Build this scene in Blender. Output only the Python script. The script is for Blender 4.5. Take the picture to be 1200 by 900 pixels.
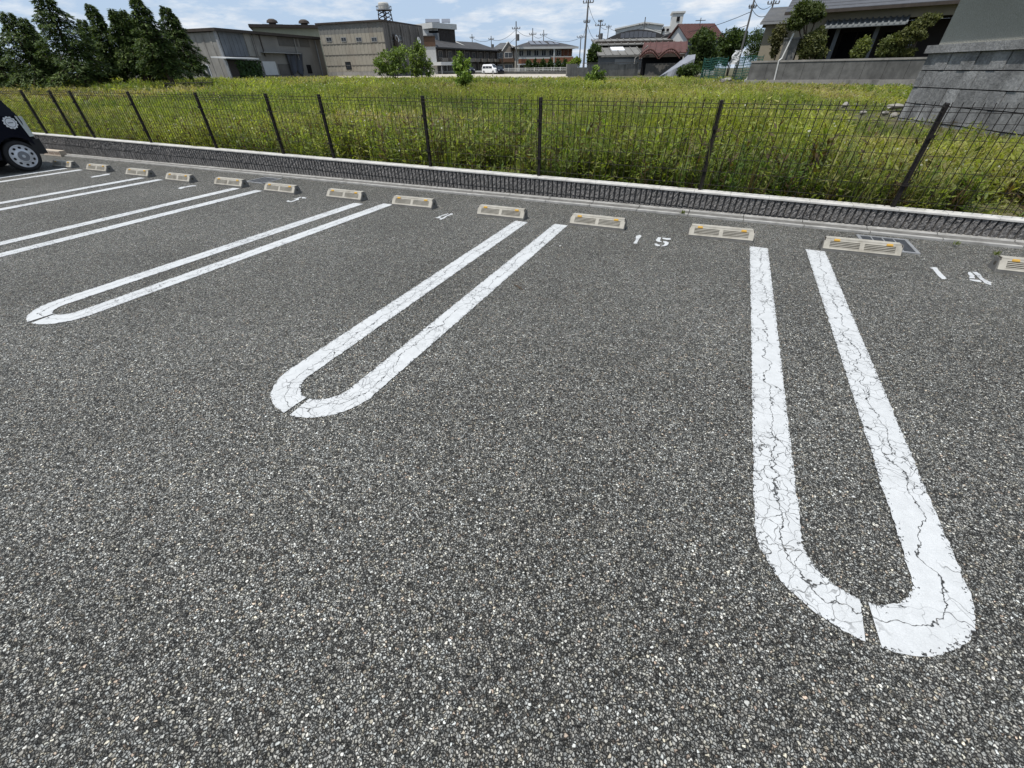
import bpy, math, random
import numpy as np
from math import radians, sin, cos, pi, tan, hypot, atan2, sqrt

scene = bpy.context.scene
for o in list(bpy.data.objects):
    bpy.data.objects.remove(o)

# ------------------------------------------------------------------ camera
FPX, PITCH, ROLL, YAW, CAMH = 473.57, 0.658944, -0.017022, 0.438084, 1.3963
def _basis():
    cy, sy = cos(YAW), sin(YAW); cp, sp = cos(PITCH), sin(PITCH); cr, sr = cos(ROLL), sin(ROLL)
    fwd = np.array([-sy*cp, cy*cp, -sp]); right = np.array([cy, sy, 0.0]); up = np.cross(right, fwd)
    return cr*right+sr*up, -sr*right+cr*up, fwd
CR, CU, CF = _basis()
cam_data = bpy.data.cameras.new('camera')
cam = bpy.data.objects.new('camera', cam_data)
scene.collection.objects.link(cam)
from mathutils import Matrix, Vector, noise as mnoise
M4 = Matrix(((CR[0], CU[0], -CF[0], 0), (CR[1], CU[1], -CF[1], 0), (CR[2], CU[2], -CF[2], CAMH), (0, 0, 0, 1)))
cam.matrix_world = M4
cam_data.sensor_fit = 'HORIZONTAL'; cam_data.sensor_width = 36.0
cam_data.lens = FPX/1200*36.0
cam_data.clip_start = 0.05; cam_data.clip_end = 4000
scene.camera = cam

# ------------------------------------------------------------------ sun and sky
SUN_EL = radians(66); SUN_H = np.array([-0.50, -0.866]); SUN_H /= np.linalg.norm(SUN_H)
sun_data = bpy.data.lights.new('sun', 'SUN'); sun_data.energy = 4.8; sun_data.angle = radians(0.55)
sun_data.color = (1.0, 0.955, 0.89)
sun = bpy.data.objects.new('sun', sun_data); scene.collection.objects.link(sun)
to_sun = Vector((SUN_H[0]*cos(SUN_EL), SUN_H[1]*cos(SUN_EL), sin(SUN_EL)))
sun.rotation_euler = to_sun.to_track_quat('Z', 'Y').to_euler()
sun.location = (-30, -40, 90)
world = bpy.data.worlds.new('World'); scene.world = world; world.use_nodes = True
wn = world.node_tree; wn.nodes.clear()
def _w(t, **k):
    n = wn.nodes.new(t)
    for a, b in k.items(): setattr(n, a, b)
    return n
w_out = _w('ShaderNodeOutputWorld'); w_bg = _w('ShaderNodeBackground'); w_bg.inputs[1].default_value = 0.086
sky = _w('ShaderNodeTexSky', sky_type='NISHITA', sun_disc=False, sun_elevation=SUN_EL,
         sun_rotation=atan2(SUN_H[0], SUN_H[1]), altitude=30, air_density=1.0, dust_density=1.6, ozone_density=1.2)
w_tc = _w('ShaderNodeTexCoord'); w_sep = _w('ShaderNodeSeparateXYZ'); wn.links.new(w_tc.outputs['Generated'], w_sep.inputs[0])
w_add = _w('ShaderNodeMath', operation='ADD'); w_add.inputs[1].default_value = 0.16; wn.links.new(w_sep.outputs[2], w_add.inputs[0])
w_mx = _w('ShaderNodeMath', operation='MAXIMUM'); w_mx.inputs[1].default_value = 0.05; wn.links.new(w_add.outputs[0], w_mx.inputs[0])
w_dx = _w('ShaderNodeMath', operation='DIVIDE'); wn.links.new(w_sep.outputs[0], w_dx.inputs[0]); wn.links.new(w_mx.outputs[0], w_dx.inputs[1])
w_dy = _w('ShaderNodeMath', operation='DIVIDE'); wn.links.new(w_sep.outputs[1], w_dy.inputs[0]); wn.links.new(w_mx.outputs[0], w_dy.inputs[1])
w_cb = _w('ShaderNodeCombineXYZ'); wn.links.new(w_dx.outputs[0], w_cb.inputs[0]); wn.links.new(w_dy.outputs[0], w_cb.inputs[1])
w_no = _w('ShaderNodeTexNoise'); w_no.inputs['Scale'].default_value = 1.7; w_no.inputs['Detail'].default_value = 9; w_no.inputs['Roughness'].default_value = 0.62
wn.links.new(w_cb.outputs[0], w_no.inputs['Vector'])
w_rp = _w('ShaderNodeValToRGB'); w_rp.color_ramp.elements[0].position = 0.47; w_rp.color_ramp.elements[1].position = 0.66
wn.links.new(w_no.outputs['Fac'], w_rp.inputs[0])
w_no2 = _w('ShaderNodeTexNoise'); w_no2.inputs['Scale'].default_value = 4.5; w_no2.inputs['Detail'].default_value = 7
wn.links.new(w_cb.outputs[0], w_no2.inputs['Vector'])
w_cc = _w('ShaderNodeValToRGB'); w_cc.color_ramp.elements[0].position = 0.35; w_cc.color_ramp.elements[1].position = 0.7
w_cc.color_ramp.elements[0].color = (8.6, 9.2, 10.0, 1); w_cc.color_ramp.elements[1].color = (11.3, 11.5, 11.7, 1)
wn.links.new(w_no2.outputs['Fac'], w_cc.inputs[0])
w_vm = _w('ShaderNodeMix', data_type='RGBA'); w_vm.inputs[0].default_value = 0.75      # thin veil of high cloud over the blue
wn.links.new(sky.outputs[0], w_vm.inputs[6]); w_vm.inputs[7].default_value = (6.3, 8.2, 11.0, 1)
w_mix = _w('ShaderNodeMix', data_type='RGBA')
wn.links.new(w_rp.outputs[0], w_mix.inputs[0]); wn.links.new(w_vm.outputs[2], w_mix.inputs[6]); wn.links.new(w_cc.outputs[0], w_mix.inputs[7])
wn.links.new(w_mix.outputs[2], w_bg.inputs[0]); wn.links.new(w_bg.outputs[0], w_out.inputs[0])
scene.view_settings.view_transform = 'Standard'; scene.view_settings.look = 'None'
scene.view_settings.exposure = 0.0; scene.view_settings.gamma = 1.0; scene.view_settings.use_curve_mapping = False
scene.render.engine = 'CYCLES'

# ------------------------------------------------------------------ geometry helpers
rnd = random.Random(11)
def ray(px, py): return CF + CR*(px-600)/FPX - CU*(py-450)/FPX
CAM = np.array([0, 0, CAMH])
def on_z(px, py, z=0.0):
    d = ray(px, py); return CAM + d*((z-CAMH)/d[2])
def on_y(px, py, Y):
    d = ray(px, py); return CAM + d*(Y/d[1])
def at_r(px, py, R):
    d = ray(px, py); return CAM + d*(R/hypot(d[0], d[1]))
def terr(x, y):
    d = min(max((y-5.9)/15, 0), 1); s = d*d*(3-2*d)
    k = max(0.0, min(1.0, 1-(hypot(x, y)-110)/200))
    return 0.08 + s*(-.0179*x+.0044*y)*k
def on_ground(px, py):
    d = ray(px, py); n = hypot(d[0], d[1]); R = 5.5
    while R < 300:
        q = CAM + d*(R/n)
        if q[2] < terr(q[0], q[1]): return q
        R += .05
    return CAM + d*(100/n)

class MB:
    def __init__(s): s.v = []; s.f = []; s.m = []; s.uv = None
    def vert(s, p): s.v.append((float(p[0]), float(p[1]), float(p[2]))); return len(s.v)-1
    def face(s, idx, m=0): s.f.append(tuple(idx)); s.m.append(m)
    def poly(s, pts, m=0): s.face([s.vert(p) for p in pts], m)
    def hexa(s, P, m=0):      # P: 8 corners, bottom ring then top ring
        i = [s.vert(p) for p in P]
        for a in ((3,2,1,0), (4,5,6,7), (0,1,5,4), (1,2,6,5), (2,3,7,6), (3,0,4,7)): s.face([i[k] for k in a], m)
    def box(s, x0, x1, y0, y1, z0, z1, m=0):
        s.hexa([(x0,y0,z0),(x1,y0,z0),(x1,y1,z0),(x0,y1,z0),(x0,y0,z1),(x1,y0,z1),(x1,y1,z1),(x0,y1,z1)], m)
    def fbox(s, F, u0, u1, v0, v1, w0, w1, m=0):
        s.hexa([F.p(*a) for a in ((u0,v0,w0),(u1,v0,w0),(u1,v1,w0),(u0,v1,w0),(u0,v0,w1),(u1,v0,w1),(u1,v1,w1),(u0,v1,w1))], m)
    def prism(s, bot, top, m=0):
        n = len(bot); a = [s.vert(p) for p in bot]; b = [s.vert(p) for p in top]
        s.face(a[::-1], m); s.face(b, m)
        for k in range(n): s.face((a[k], a[(k+1)%n], b[(k+1)%n], b[k]), m)
    def tube(s, pts, rad, n=6, m=0, cap=True):
        pts = [np.array(p, float) for p in pts]; rings = []
        for k, p in enumerate(pts):
            t = pts[min(k+1, len(pts)-1)]-pts[max(k-1, 0)]; t = t/(np.linalg.norm(t)+1e-9)
            a = np.array([0, 0, 1.]) if abs(t[2]) < .9 else np.array([1., 0, 0])
            e1 = np.cross(t, a); e1 /= np.linalg.norm(e1); e2 = np.cross(t, e1)
            r = rad[k] if isinstance(rad, (list, tuple)) else rad
            rings.append([s.vert(p+r*(cos(2*pi*j/n)*e1+sin(2*pi*j/n)*e2)) for j in range(n)])
        for k in range(len(rings)-1):
            for j in range(n): s.face((rings[k][j], rings[k][(j+1)%n], rings[k+1][(j+1)%n], rings[k+1][j]), m)
        if cap: s.face(rings[0][::-1], m); s.face(rings[-1], m)
    def lathe(s, c, axis, prof, n=24, m=0):    # prof: (radius, offset along axis)
        axis = np.array(axis, float); axis /= np.linalg.norm(axis)
        a = np.array([0, 0, 1.]) if abs(axis[2]) < .9 else np.array([1., 0, 0])
        e1 = np.cross(axis, a); e1 /= np.linalg.norm(e1); e2 = np.cross(axis, e1); rings = []
        for r, h in prof:
            rings.append([s.vert(np.array(c)+axis*h+r*(cos(2*pi*j/n)*e1+sin(2*pi*j/n)*e2)) for j in range(n)])
        for k in range(len(rings)-1):
            for j in range(n): s.face((rings[k][j], rings[k][(j+1)%n], rings[k+1][(j+1)%n], rings[k+1][j]), m)
        return rings
    def build(s, name, mats, parent=None, smooth=False):
        me = bpy.data.meshes.new(name); org = ORG.get(parent.name, (0, 0, 0)) if parent else (0, 0, 0)
        if s.loc is not None and parent is None: org = s.loc
        me.from_pydata([(a-org[0], b-org[1], c-org[2]) for a, b, c in s.v], [], s.f)
        if not isinstance(mats, (list, tuple)): mats = [mats]
        for mm in mats: me.materials.append(mm)
        if len(mats) > 1: me.polygons.foreach_set('material_index', s.m)
        if s.uv:
            ul = me.uv_layers.new(name='UVMap')
            for lp in me.loops: ul.data[lp.index].uv = s.uv[lp.vertex_index]
        if smooth: me.polygons.foreach_set('use_smooth', [True]*len(me.polygons))
        me.update()
        o = bpy.data.objects.new(name, me); scene.collection.objects.link(o)
        if parent: o.parent = parent; ORG[o.name] = org
        else: o.location = org; ORG[o.name] = org
        return o
    loc = None
ORG = {}
class Frame:      # u along a facade (to the right), v into depth, w up (absolute height)
    def __init__(s, A, B):
        s.o = np.array([A[0], A[1], 0.0]); d = np.array([B[0]-A[0], B[1]-A[1], 0.0]); s.L = float(np.linalg.norm(d))
        s.u = d/s.L; s.n = np.array([-s.u[1], s.u[0], 0.0])
    def p(s, u, v, w): return s.o + s.u*u + s.n*v + np.array([0, 0, w])
    def uw(s, px, py, v=0.0):
        d = ray(px, py); q = s.o + s.n*v
        t = ((q-CAM)@s.n)/(d@s.n); h = CAM+d*t-s.o
        return float(h@s.u), float(h[2])
    def side(s, u, v0=0.0):   # frame of the right-hand end wall, looking from +u
        a = s.p(u, v0, 0); b = s.p(u, v0+1, 0); return Frame(a, b)

def tag(o, label=None, cat=None, group=None, kind=None):
    if label: o['label'] = label
    if cat: o['category'] = cat
    if group: o['group'] = group
    if kind: o['kind'] = kind
    return o
def thing(name, label, cat, loc, group=None):
    o = bpy.data.objects.new(name, None); scene.collection.objects.link(o)
    o.location = (float(loc[0]), float(loc[1]), float(loc[2])); ORG[o.name] = tuple(float(c) for c in loc)
    o.empty_display_size = .2
    return tag(o, label, cat, group)
def copy_tree(o, parent=None):
    c = o.copy(); scene.collection.objects.link(c)
    if parent: c.parent = parent
    for ch in list(o.children): copy_tree(ch, c)
    return c

# ------------------------------------------------------------------ materials
def mat(name):
    m = bpy.data.materials.new(name); m.use_nodes = True; nt = m.node_tree
    b = nt.nodes['Principled BSDF']
    return m, nt, b
def N(nt, t, ins=None, **k):
    n = nt.nodes.new(t)
    for a, c in k.items(): setattr(n, a, c)
    for a, c in (ins or {}).items():
        if hasattr(c, 'is_output'): nt.links.new(c, n.inputs[a])
        else: n.inputs[a].default_value = c
    return n
def ramp(nt, fac, stops, interp='LINEAR'):
    r = nt.nodes.new('ShaderNodeValToRGB'); r.color_ramp.interpolation = interp
    e = r.color_ramp.elements
    while len(e) < len(stops): e.new(.5)
    for k, (p, c) in enumerate(stops):
        e[k].position = p; e[k].color = (c[0], c[1], c[2], 1) if isinstance(c, (tuple, list)) else (c, c, c, 1)
    nt.links.new(fac, r.inputs[0]); return r.outputs[0]
def mixc(nt, fac, a, b, blend='MIX'):
    n = nt.nodes.new('ShaderNodeMix'); n.data_type = 'RGBA'; n.blend_type = blend
    for i, c in ((0, fac), (6, a), (7, b)):
        if hasattr(c, 'is_output'): nt.links.new(c, n.inputs[i])
        elif i == 0: n.inputs[0].default_value = c
        else: n.inputs[i].default_value = (c[0], c[1], c[2], 1)
    return n.outputs[2]
def mth(nt, op, a, b=0.0, c=0.0):
    n = nt.nodes.new('ShaderNodeMath'); n.operation = op
    for i, x in ((0, a), (1, b), (2, c)):
        if hasattr(x, 'is_output'): nt.links.new(x, n.inputs[i])
        else: n.inputs[i].default_value = x
    return n.outputs[0]
def tc(nt, which='Object'): return nt.nodes.new('ShaderNodeTexCoord').outputs[which]
def geo_pos(nt): return nt.nodes.new('ShaderNodeNewGeometry').outputs['Position']
def bump(nt, b, h, strength=.5, dist=.01):
    n = N(nt, 'ShaderNodeBump', {'Height': h, 'Strength': strength, 'Distance': dist}); nt.links.new(n.outputs[0], b.inputs['Normal'])

def plain(name, col, rough=.7, var=.18, scale=3.0, metal=0.0, dirt=None, bmp=0.0, spec=.3, dscale=.6):
    """a painted / concrete / metal surface with uneven tone and a few stains"""
    m, nt, b = mat(name); P = geo_pos(nt)
    n1 = N(nt, 'ShaderNodeTexNoise', {'Vector': P, 'Scale': scale, 'Detail': 6, 'Roughness': .6})
    lo = tuple(c*(1-var) for c in col); hi = tuple(min(1, c*(1+var)) for c in col)
    c = ramp(nt, n1.outputs['Fac'], [(.3, lo), (.7, hi)])
    if dirt:
        mp = N(nt, 'ShaderNodeMapping', {'Vector': P, 'Scale': (1, 1, .22)})
        n2 = N(nt, 'ShaderNodeTexNoise', {'Vector': mp.outputs[0], 'Scale': dscale, 'Detail': 8, 'Roughness': .7})
        f = ramp(nt, n2.outputs['Fac'], [(.5, 0.0), (.72, .75)])
        c = mixc(nt, f, c, dirt)
    nt.links.new(c, b.inputs['Base Color']); b.inputs['Roughness'].default_value = rough; b.inputs['Metallic'].default_value = metal
    b.inputs['Specular IOR Level'].default_value = spec
    if bmp: bump(nt, b, n1.outputs['Fac'], bmp, .01)
    return m

def asphalt_nodes(nt):
    P = geo_pos(nt)
    wob = N(nt, 'ShaderNodeTexNoise', {'Vector': P, 'Scale': 130, 'Detail': 3})
    wv = N(nt, 'ShaderNodeVectorMath', {0: wob.outputs['Color'], 1: (.5, .5, .5)}, operation='SUBTRACT')
    ws = N(nt, 'ShaderNodeVectorMath', {0: wv.outputs[0], 'Scale': .0115}, operation='SCALE')
    PP = N(nt, 'ShaderNodeVectorMath', {0: P, 1: ws.outputs[0]}, operation='ADD').outputs[0]
    v1 = N(nt, 'ShaderNodeTexVoronoi', {'Vector': PP, 'Scale': 122, 'Randomness': 1.0})
    ve = N(nt, 'ShaderNodeTexVoronoi', {'Vector': PP, 'Scale': 122, 'Randomness': 1.0}, feature='DISTANCE_TO_EDGE')
    v2 = N(nt, 'ShaderNodeTexVoronoi', {'Vector': PP, 'Scale': 230, 'Randomness': 1.0})
    s1 = N(nt, 'ShaderNodeSeparateColor', {0: v1.outputs['Color']}); s2 = N(nt, 'ShaderNodeSeparateColor', {0: v2.outputs['Color']})
    stone = ramp(nt, s1.outputs[0], [(0, .030), (.17, .055), (.27, .14), (.55, .20), (.80, .275), (.93, .37), (.99, .60)])
    tint = ramp(nt, s1.outputs[1], [(0, (1.04, 1.0, .93)), (.40, (1, 1, .99)), (.75, (.93, .99, 1.03)), (.94, (1.08, 1.01, .84)), (1, (1.10, .84, .70))])
    stone = mixc(nt, 1.0, stone, tint, 'MULTIPLY')
    fine = ramp(nt, s2.outputs[0], [(0, .05), (.6, .13), (1, .30)])
    c = mixc(nt, .24, stone, fine)
    gap = ramp(nt, ve.outputs['Distance'], [(.02, .08), (.24, 1.0)])
    c = mixc(nt, 1.0, c, gap, 'MULTIPLY')
    big = N(nt, 'ShaderNodeTexNoise', {'Vector': P, 'Scale': .55, 'Detail': 6, 'Roughness': .62})
    mid = N(nt, 'ShaderNodeTexNoise', {'Vector': P, 'Scale': 13, 'Detail': 6, 'Roughness': .75})
    c = mixc(nt, 1.0, c, ramp(nt, big.outputs['Fac'], [(.32, (.80, .795, .785)), (.68, (1.15, 1.15, 1.145))]), 'MULTIPLY')
    c = mixc(nt, 1.0, c, ramp(nt, mid.outputs['Fac'], [(.32, .82), (.68, 1.16)]), 'MULTIPLY')
    st = N(nt, 'ShaderNodeTexNoise', {'Vector': P, 'Scale': 4.3, 'Detail': 6, 'Roughness': .75})
    c = mixc(nt, ramp(nt, st.outputs['Fac'], [(.665, 0.0), (.74, .6)]), c, (.05, .028, .018))
    # every stone lies at its own tilt: a facet plane through the cell, then the gap around it
    rel = N(nt, 'ShaderNodeVectorMath', {0: PP, 1: v1.outputs['Position']}, operation='SUBTRACT').outputs[0]
    tl = N(nt, 'ShaderNodeVectorMath', {0: v1.outputs['Color'], 1: (.5, .5, .5)}, operation='SUBTRACT').outputs[0]
    tilt = N(nt, 'ShaderNodeVectorMath', {0: rel, 1: tl}, operation='DOT_PRODUCT').outputs['Value']
    lim = N(nt, 'ShaderNodeMapRange', {0: ve.outputs['Distance'], 1: 0.0, 2: .16, 3: 0.0, 4: 1.0}).outputs[0]
    h = mth(nt, 'ADD', mth(nt, 'ADD', mth(nt, 'MULTIPLY', lim, .8), mth(nt, 'MULTIPLY', s1.outputs[2], .45)), mth(nt, 'MULTIPLY', tilt, 130.0))
    return c, h, v1, s1, P
ASPHALT, nt, b = mat('asphalt')
c, h, v1_, s1_, P = asphalt_nodes(nt)
c = mixc(nt, 1.0, c, (1.36, 1.34, 1.25), 'MULTIPLY')
nt.links.new(c, b.inputs['Base Color']); b.inputs['Roughness'].default_value = .82; b.inputs['Specular IOR Level'].default_value = .22
bump(nt, b, h, .85, .006)

def paint_material(name, worn=0.0):
    m, nt, b = mat(name)
    c, h, v1, s1, P = asphalt_nodes(nt)
    uv = N(nt, 'ShaderNodeSeparateXYZ', {0: tc(nt, 'UV')}); u = uv.outputs[0]
    wn_ = N(nt, 'ShaderNodeTexNoise', {'Vector': P, 'Scale': 8, 'Detail': 3, 'Roughness': .55})
    wv = N(nt, 'ShaderNodeVectorMath', {0: wn_.outputs['Color'], 1: (.5, .5, .5)}, operation='SUBTRACT')
    ws = N(nt, 'ShaderNodeVectorMath', {0: wv.outputs[0], 'Scale': .14}, operation='SCALE')
    PP = N(nt, 'ShaderNodeVectorMath', {0: P, 1: ws.outputs[0]}, operation='ADD').outputs[0]
    cr1 = N(nt, 'ShaderNodeTexVoronoi', {'Vector': PP, 'Scale': 7.5}, feature='DISTANCE_TO_EDGE')
    cr2 = N(nt, 'ShaderNodeTexVoronoi', {'Vector': PP, 'Scale': 17}, feature='DISTANCE_TO_EDGE')
    gate = N(nt, 'ShaderNodeTexNoise', {'Vector': P, 'Scale': 2.6, 'Detail': 3})
    k1 = ramp(nt, cr1.outputs['Distance'], [(.005, 1.0), (.011, 0.0)])
    k1 = mth(nt, 'MULTIPLY', k1, ramp(nt, gate.outputs['Fac'], [(.40, .0), (.50, 1.0)]))
    k2 = ramp(nt, cr2.outputs['Distance'], [(.009, .8), (.021, 0.0)])
    k2 = mth(nt, 'MULTIPLY', k2, ramp(nt, gate.outputs['Fac'], [(.44, 0.0), (.56, 1.0)]))
    # the long wandering crack that follows each leg
    ln = N(nt, 'ShaderNodeTexNoise', {'Vector': P, 'Scale': 4.2, 'Detail': 5, 'Roughness': .62})
    off = mth(nt, 'SUBTRACT', mth(nt, 'ADD', u, mth(nt, 'MULTIPLY', mth(nt, 'SUBTRACT', ln.outputs['Fac'], .5), 1.5)), .5)
    k3 = ramp(nt, mth(nt, 'ABSOLUTE', off), [(.009, 1.0), (.019, 0.0)])
    crack = mth(nt, 'MAXIMUM', mth(nt, 'MAXIMUM', k1, k2), k3)
    # pits between the stones, more of them at the rim of the stripe
    edge = mth(nt, 'MULTIPLY', mth(nt, 'ABSOLUTE', mth(nt, 'SUBTRACT', u, .5)), 2.0)
    wear = N(nt, 'ShaderNodeTexNoise', {'Vector': P, 'Scale': 5.5, 'Detail': 4})
    thr = mth(nt, 'ADD', mth(nt, 'MULTIPLY', mth(nt, 'POWER', edge, 7.0), .46), mth(nt, 'MULTIPLY', wear.outputs['Fac'], .30))
    thr = mth(nt, 'ADD', thr, worn-.20)
    pit = mth(nt, 'MULTIPLY', mth(nt, 'GREATER_THAN', v1.outputs['Distance'], .50), mth(nt, 'LESS_THAN', s1.outputs[2], thr))
    hole = mth(nt, 'MAXIMUM', crack, pit)
    tone = N(nt, 'ShaderNodeTexNoise', {'Vector': P, 'Scale': 14, 'Detail': 6, 'Roughness': .7})
    white = ramp(nt, tone.outputs['Fac'], [(.3, (.415, .425, .425)), (.6, (.485, .495, .495))])
    dk = mixc(nt, 1.0, c, (.42, .42, .42), 'MULTIPLY')
    nt.links.new(mixc(nt, hole, white, dk), b.inputs['Base Color']); b.inputs['Roughness'].default_value = .6
    hh = mth(nt, 'ADD', mth(nt, 'MULTIPLY', hole, -1.2), mth(nt, 'MULTIPLY', h, .35)); bump(nt, b, hh, .45, .004)
    return m
PAINT = paint_material('white_road_paint', 0.0)
DIGIT = paint_material('stencil_paint', -.08)

KERB = plain('kerb_concrete', (.30, .295, .28), .85, .22, 9, dirt=(.12, .115, .10), bmp=.4, dscale=3)
KERBD = plain('kerb_trough', (.135, .132, .125), .9, .3, 12, dirt=(.07, .068, .06), bmp=.4, dscale=4)
CAP = plain('coping_concrete', (.46, .45, .425), .85, .16, 9, dirt=(.22, .215, .195), dscale=3.2)
RIB, nt, b = mat('split_stone'); P = geo_pos(nt)
a1 = N(nt, 'ShaderNodeTexNoise', {'Vector': P, 'Scale': 70, 'Detail': 5, 'Roughness': .7})
c = ramp(nt, a1.outputs['Fac'], [(.34, (.045, .043, .042)), (.50, (.140, .133, .128)), (.64, (.29, .28, .27))])
nt.links.new(c, b.inputs['Base Color']); b.inputs['Roughness'].default_value = .9; bump(nt, b, a1.outputs['Fac'], 1.0, .02)
GROOVE = plain('block_groove', (.13, .124, .118), .9, .3, 25, bmp=.4)
FENCE = plain('dark_brown_steel', (.013, .011, .010), .6, .2, 20, spec=.2)
STOP = plain('stop_resin', (.315, .298, .258), .8, .15, 14, dirt=(.16, .14, .105), bmp=.2, dscale=4)
STOPD = plain('stop_recess_shade', (.075, .065, .052), .85, .25, 18)  # shade of the shallow slots put into a darker colour
STOPE = plain('stop_shade', (.15, .145, .135), .8, .2, 14)  # darker copy of the resin: shade painted on the ends and foot
AMBER, nt, b = mat('amber_reflector'); b.inputs['Base Color'].default_value = (.43, .25, .04, 1); b.inputs['Roughness'].default_value = .25
GALV = plain('galvanised_steel', (.25, .255, .26), .6, .2, 15, metal=.3)
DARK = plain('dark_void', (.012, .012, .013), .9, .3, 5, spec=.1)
GRATE = plain('grating_dark', (.065, .070, .078), .7, .3, 30)

# foliage: colour comes from each leaf (attribute), light comes through thin leaves
def leafmat(name, transl=.35, rough=.55, gain=1.0):
    m, nt, b = mat(name); a = N(nt, 'ShaderNodeAttribute', attribute_name='tint')
    nt.links.new(a.outputs['Color'], b.inputs['Base Color']); b.inputs['Roughness'].default_value = rough; b.inputs['Specular IOR Level'].default_value = .25
    t = N(nt, 'ShaderNodeBsdfTranslucent', {'Color': mixc(nt, 1.0, a.outputs['Color'], (1.5*gain, 1.6*gain, .6*gain), 'MULTIPLY')})
    mx = N(nt, 'ShaderNodeMixShader', {0: transl, 1: b.outputs[0], 2: t.outputs[0]})
    nt.links.new(mx.outputs[0], nt.nodes['Material Output'].inputs[0]); return m
WEED = leafmat('weed_leaf', .45); LEAF = leafmat('tree_leaf', .28); NEEDLE = leafmat('needle', .2, .6)
BARK = plain('bark', (.075, .058, .042), .95, .35, 8, bmp=.6)
SOIL, nt, b = mat('field_soil'); P = geo_pos(nt)
a1 = N(nt, 'ShaderNodeTexNoise', {'Vector': P, 'Scale': .5, 'Detail': 8, 'Roughness': .7})
a2 = N(nt, 'ShaderNodeTexNoise', {'Vector': P, 'Scale': 7, 'Detail': 6, 'Roughness': .7})
c = ramp(nt, a1.outputs['Fac'], [(.32, (.040, .042, .016)), (.5, (.065, .062, .026)), (.66, (.12, .10, .052))])
c = mixc(nt, 1.0, c, ramp(nt, a2.outputs['Fac'], [(.3, .6), (.7, 1.3)]), 'MULTIPLY')
nt.links.new(c, b.inputs['Base Color']); b.inputs['Roughness'].default_value = 1.0; bump(nt, b, a2.outputs['Fac'], .8, .05)

def quads(name, V, C, m, parent=None, org=(0, 0, 0), quad=4):
    """numpy foliage: V (n,4,3) corner points, C (n,3) colours"""
    n = len(V); me = bpy.data.meshes.new(name); co = (V.reshape(-1, 3)-np.array(org)).astype(np.float32)
    me.vertices.add(n*quad); me.vertices.foreach_set('co', co.ravel())
    me.loops.add(n*quad); me.loops.foreach_set('vertex_index', np.arange(n*quad, dtype=np.int32))
    me.polygons.add(n); me.polygons.foreach_set('loop_start', np.arange(0, n*quad, quad, dtype=np.int32))
    try: me.polygons.foreach_set('loop_total', np.full(n, quad, dtype=np.int32))
    except Exception: pass
    me.update(calc_edges=True)
    at = me.attributes.new('tint', 'FLOAT_COLOR', 'FACE')
    cc = np.ones((n, 4), np.float32); cc[:, :3] = C; at.data.foreach_set('color', cc.ravel())
    me.materials.append(m)
    o = bpy.data.objects.new(name, me); scene.collection.objects.link(o)
    if parent: o.parent = parent
    else: o.location = org
    return o
def vnoise(x, y, s, seed=0):
    """smooth 2-D value noise on arrays"""
    x = np.asarray(x)/s+seed*17.3; y = np.asarray(y)/s+seed*9.1
    xi = np.floor(x); yi = np.floor(y); fx = x-xi; fy = y-yi; fx = fx*fx*(3-2*fx); fy = fy*fy*(3-2*fy)
    def hsh(a, b_): return np.modf(np.abs(np.sin(a*127.1+b_*311.7+seed*3.7)*43758.5453))[0]
    return (hsh(xi, yi)*(1-fx)+hsh(xi+1, yi)*fx)*(1-fy)+(hsh(xi, yi+1)*(1-fx)+hsh(xi+1, yi+1)*fx)*fy
def leaf_quads(c, d, n, L, W):
    """diamond leaves: c base (n,3), d direction, n side vector"""
    m = c+d*(L*.45)[:, None]
    return np.stack([c, m+n*(W*.5)[:, None], c+d*L[:, None], m-n*(W*.5)[:, None]], 1)
def unit(v): return v/(np.linalg.norm(v, axis=1, keepdims=True)+1e-9)

# ================================================================== the setting: lot, kerb, field
def wall_y(x): return 5.645+.0185*(x+1) if x < -1 else 5.645+.006*(x+1)
def kerb_y(x): return wall_y(x)-(.215 if x > -4 else .215-.006*max(-4-x, 0)*1.0)
def cap_z(x): return .226-.0112*(x+1)
mb = MB()
xs = [-70, -40]+[-24+k for k in range(0, 40)]+[20, 26]
for a, b_ in zip(xs[:-1], xs[1:]):
    mb.poly([(a, -30, 0), (b_, -30, 0), (b_, kerb_y(b_), 0), (a, kerb_y(a), 0)])
tag(mb.build('parking_lot', ASPHALT), kind='structure')

# kerb gutter: precast lengths with open joints, a raised lip in front and a trough against the wall
mb = MB(); x = -26.0
while x < 9:
    L = .6; a, b_ = x+.004, x+L-.004
    def sec(xx):
        y0, y1 = kerb_y(xx), wall_y(xx); y0 += .004
        return [(xx, y0, -.05), (xx, y0, .020), (xx, y0+.032, .024), (xx, y0+.045, .010), (xx, y1-.035, .014), (xx, y1-.028, .026), (xx, y1+.02, .026), (xx, y1+.02, -.05)]
    A = [mb.vert(p) for p in sec(a)]; B = [mb.vert(p) for p in sec(b_)]
    for k in range(7): mb.face((A[k], B[k], B[k+1], A[k+1]), 1 if k == 3 else 0)
    mb.face(A[::-1]); mb.face(B)
    x += L
mb.poly([(-26, kerb_y(-26), -.012), (9, kerb_y(9), -.012), (9, wall_y(9)+.02, -.012), (-26, wall_y(-26)+.02, -.012)], 2)
tag(mb.build('kerb', [KERB, KERBD, DARK]), kind='structure')

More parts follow.
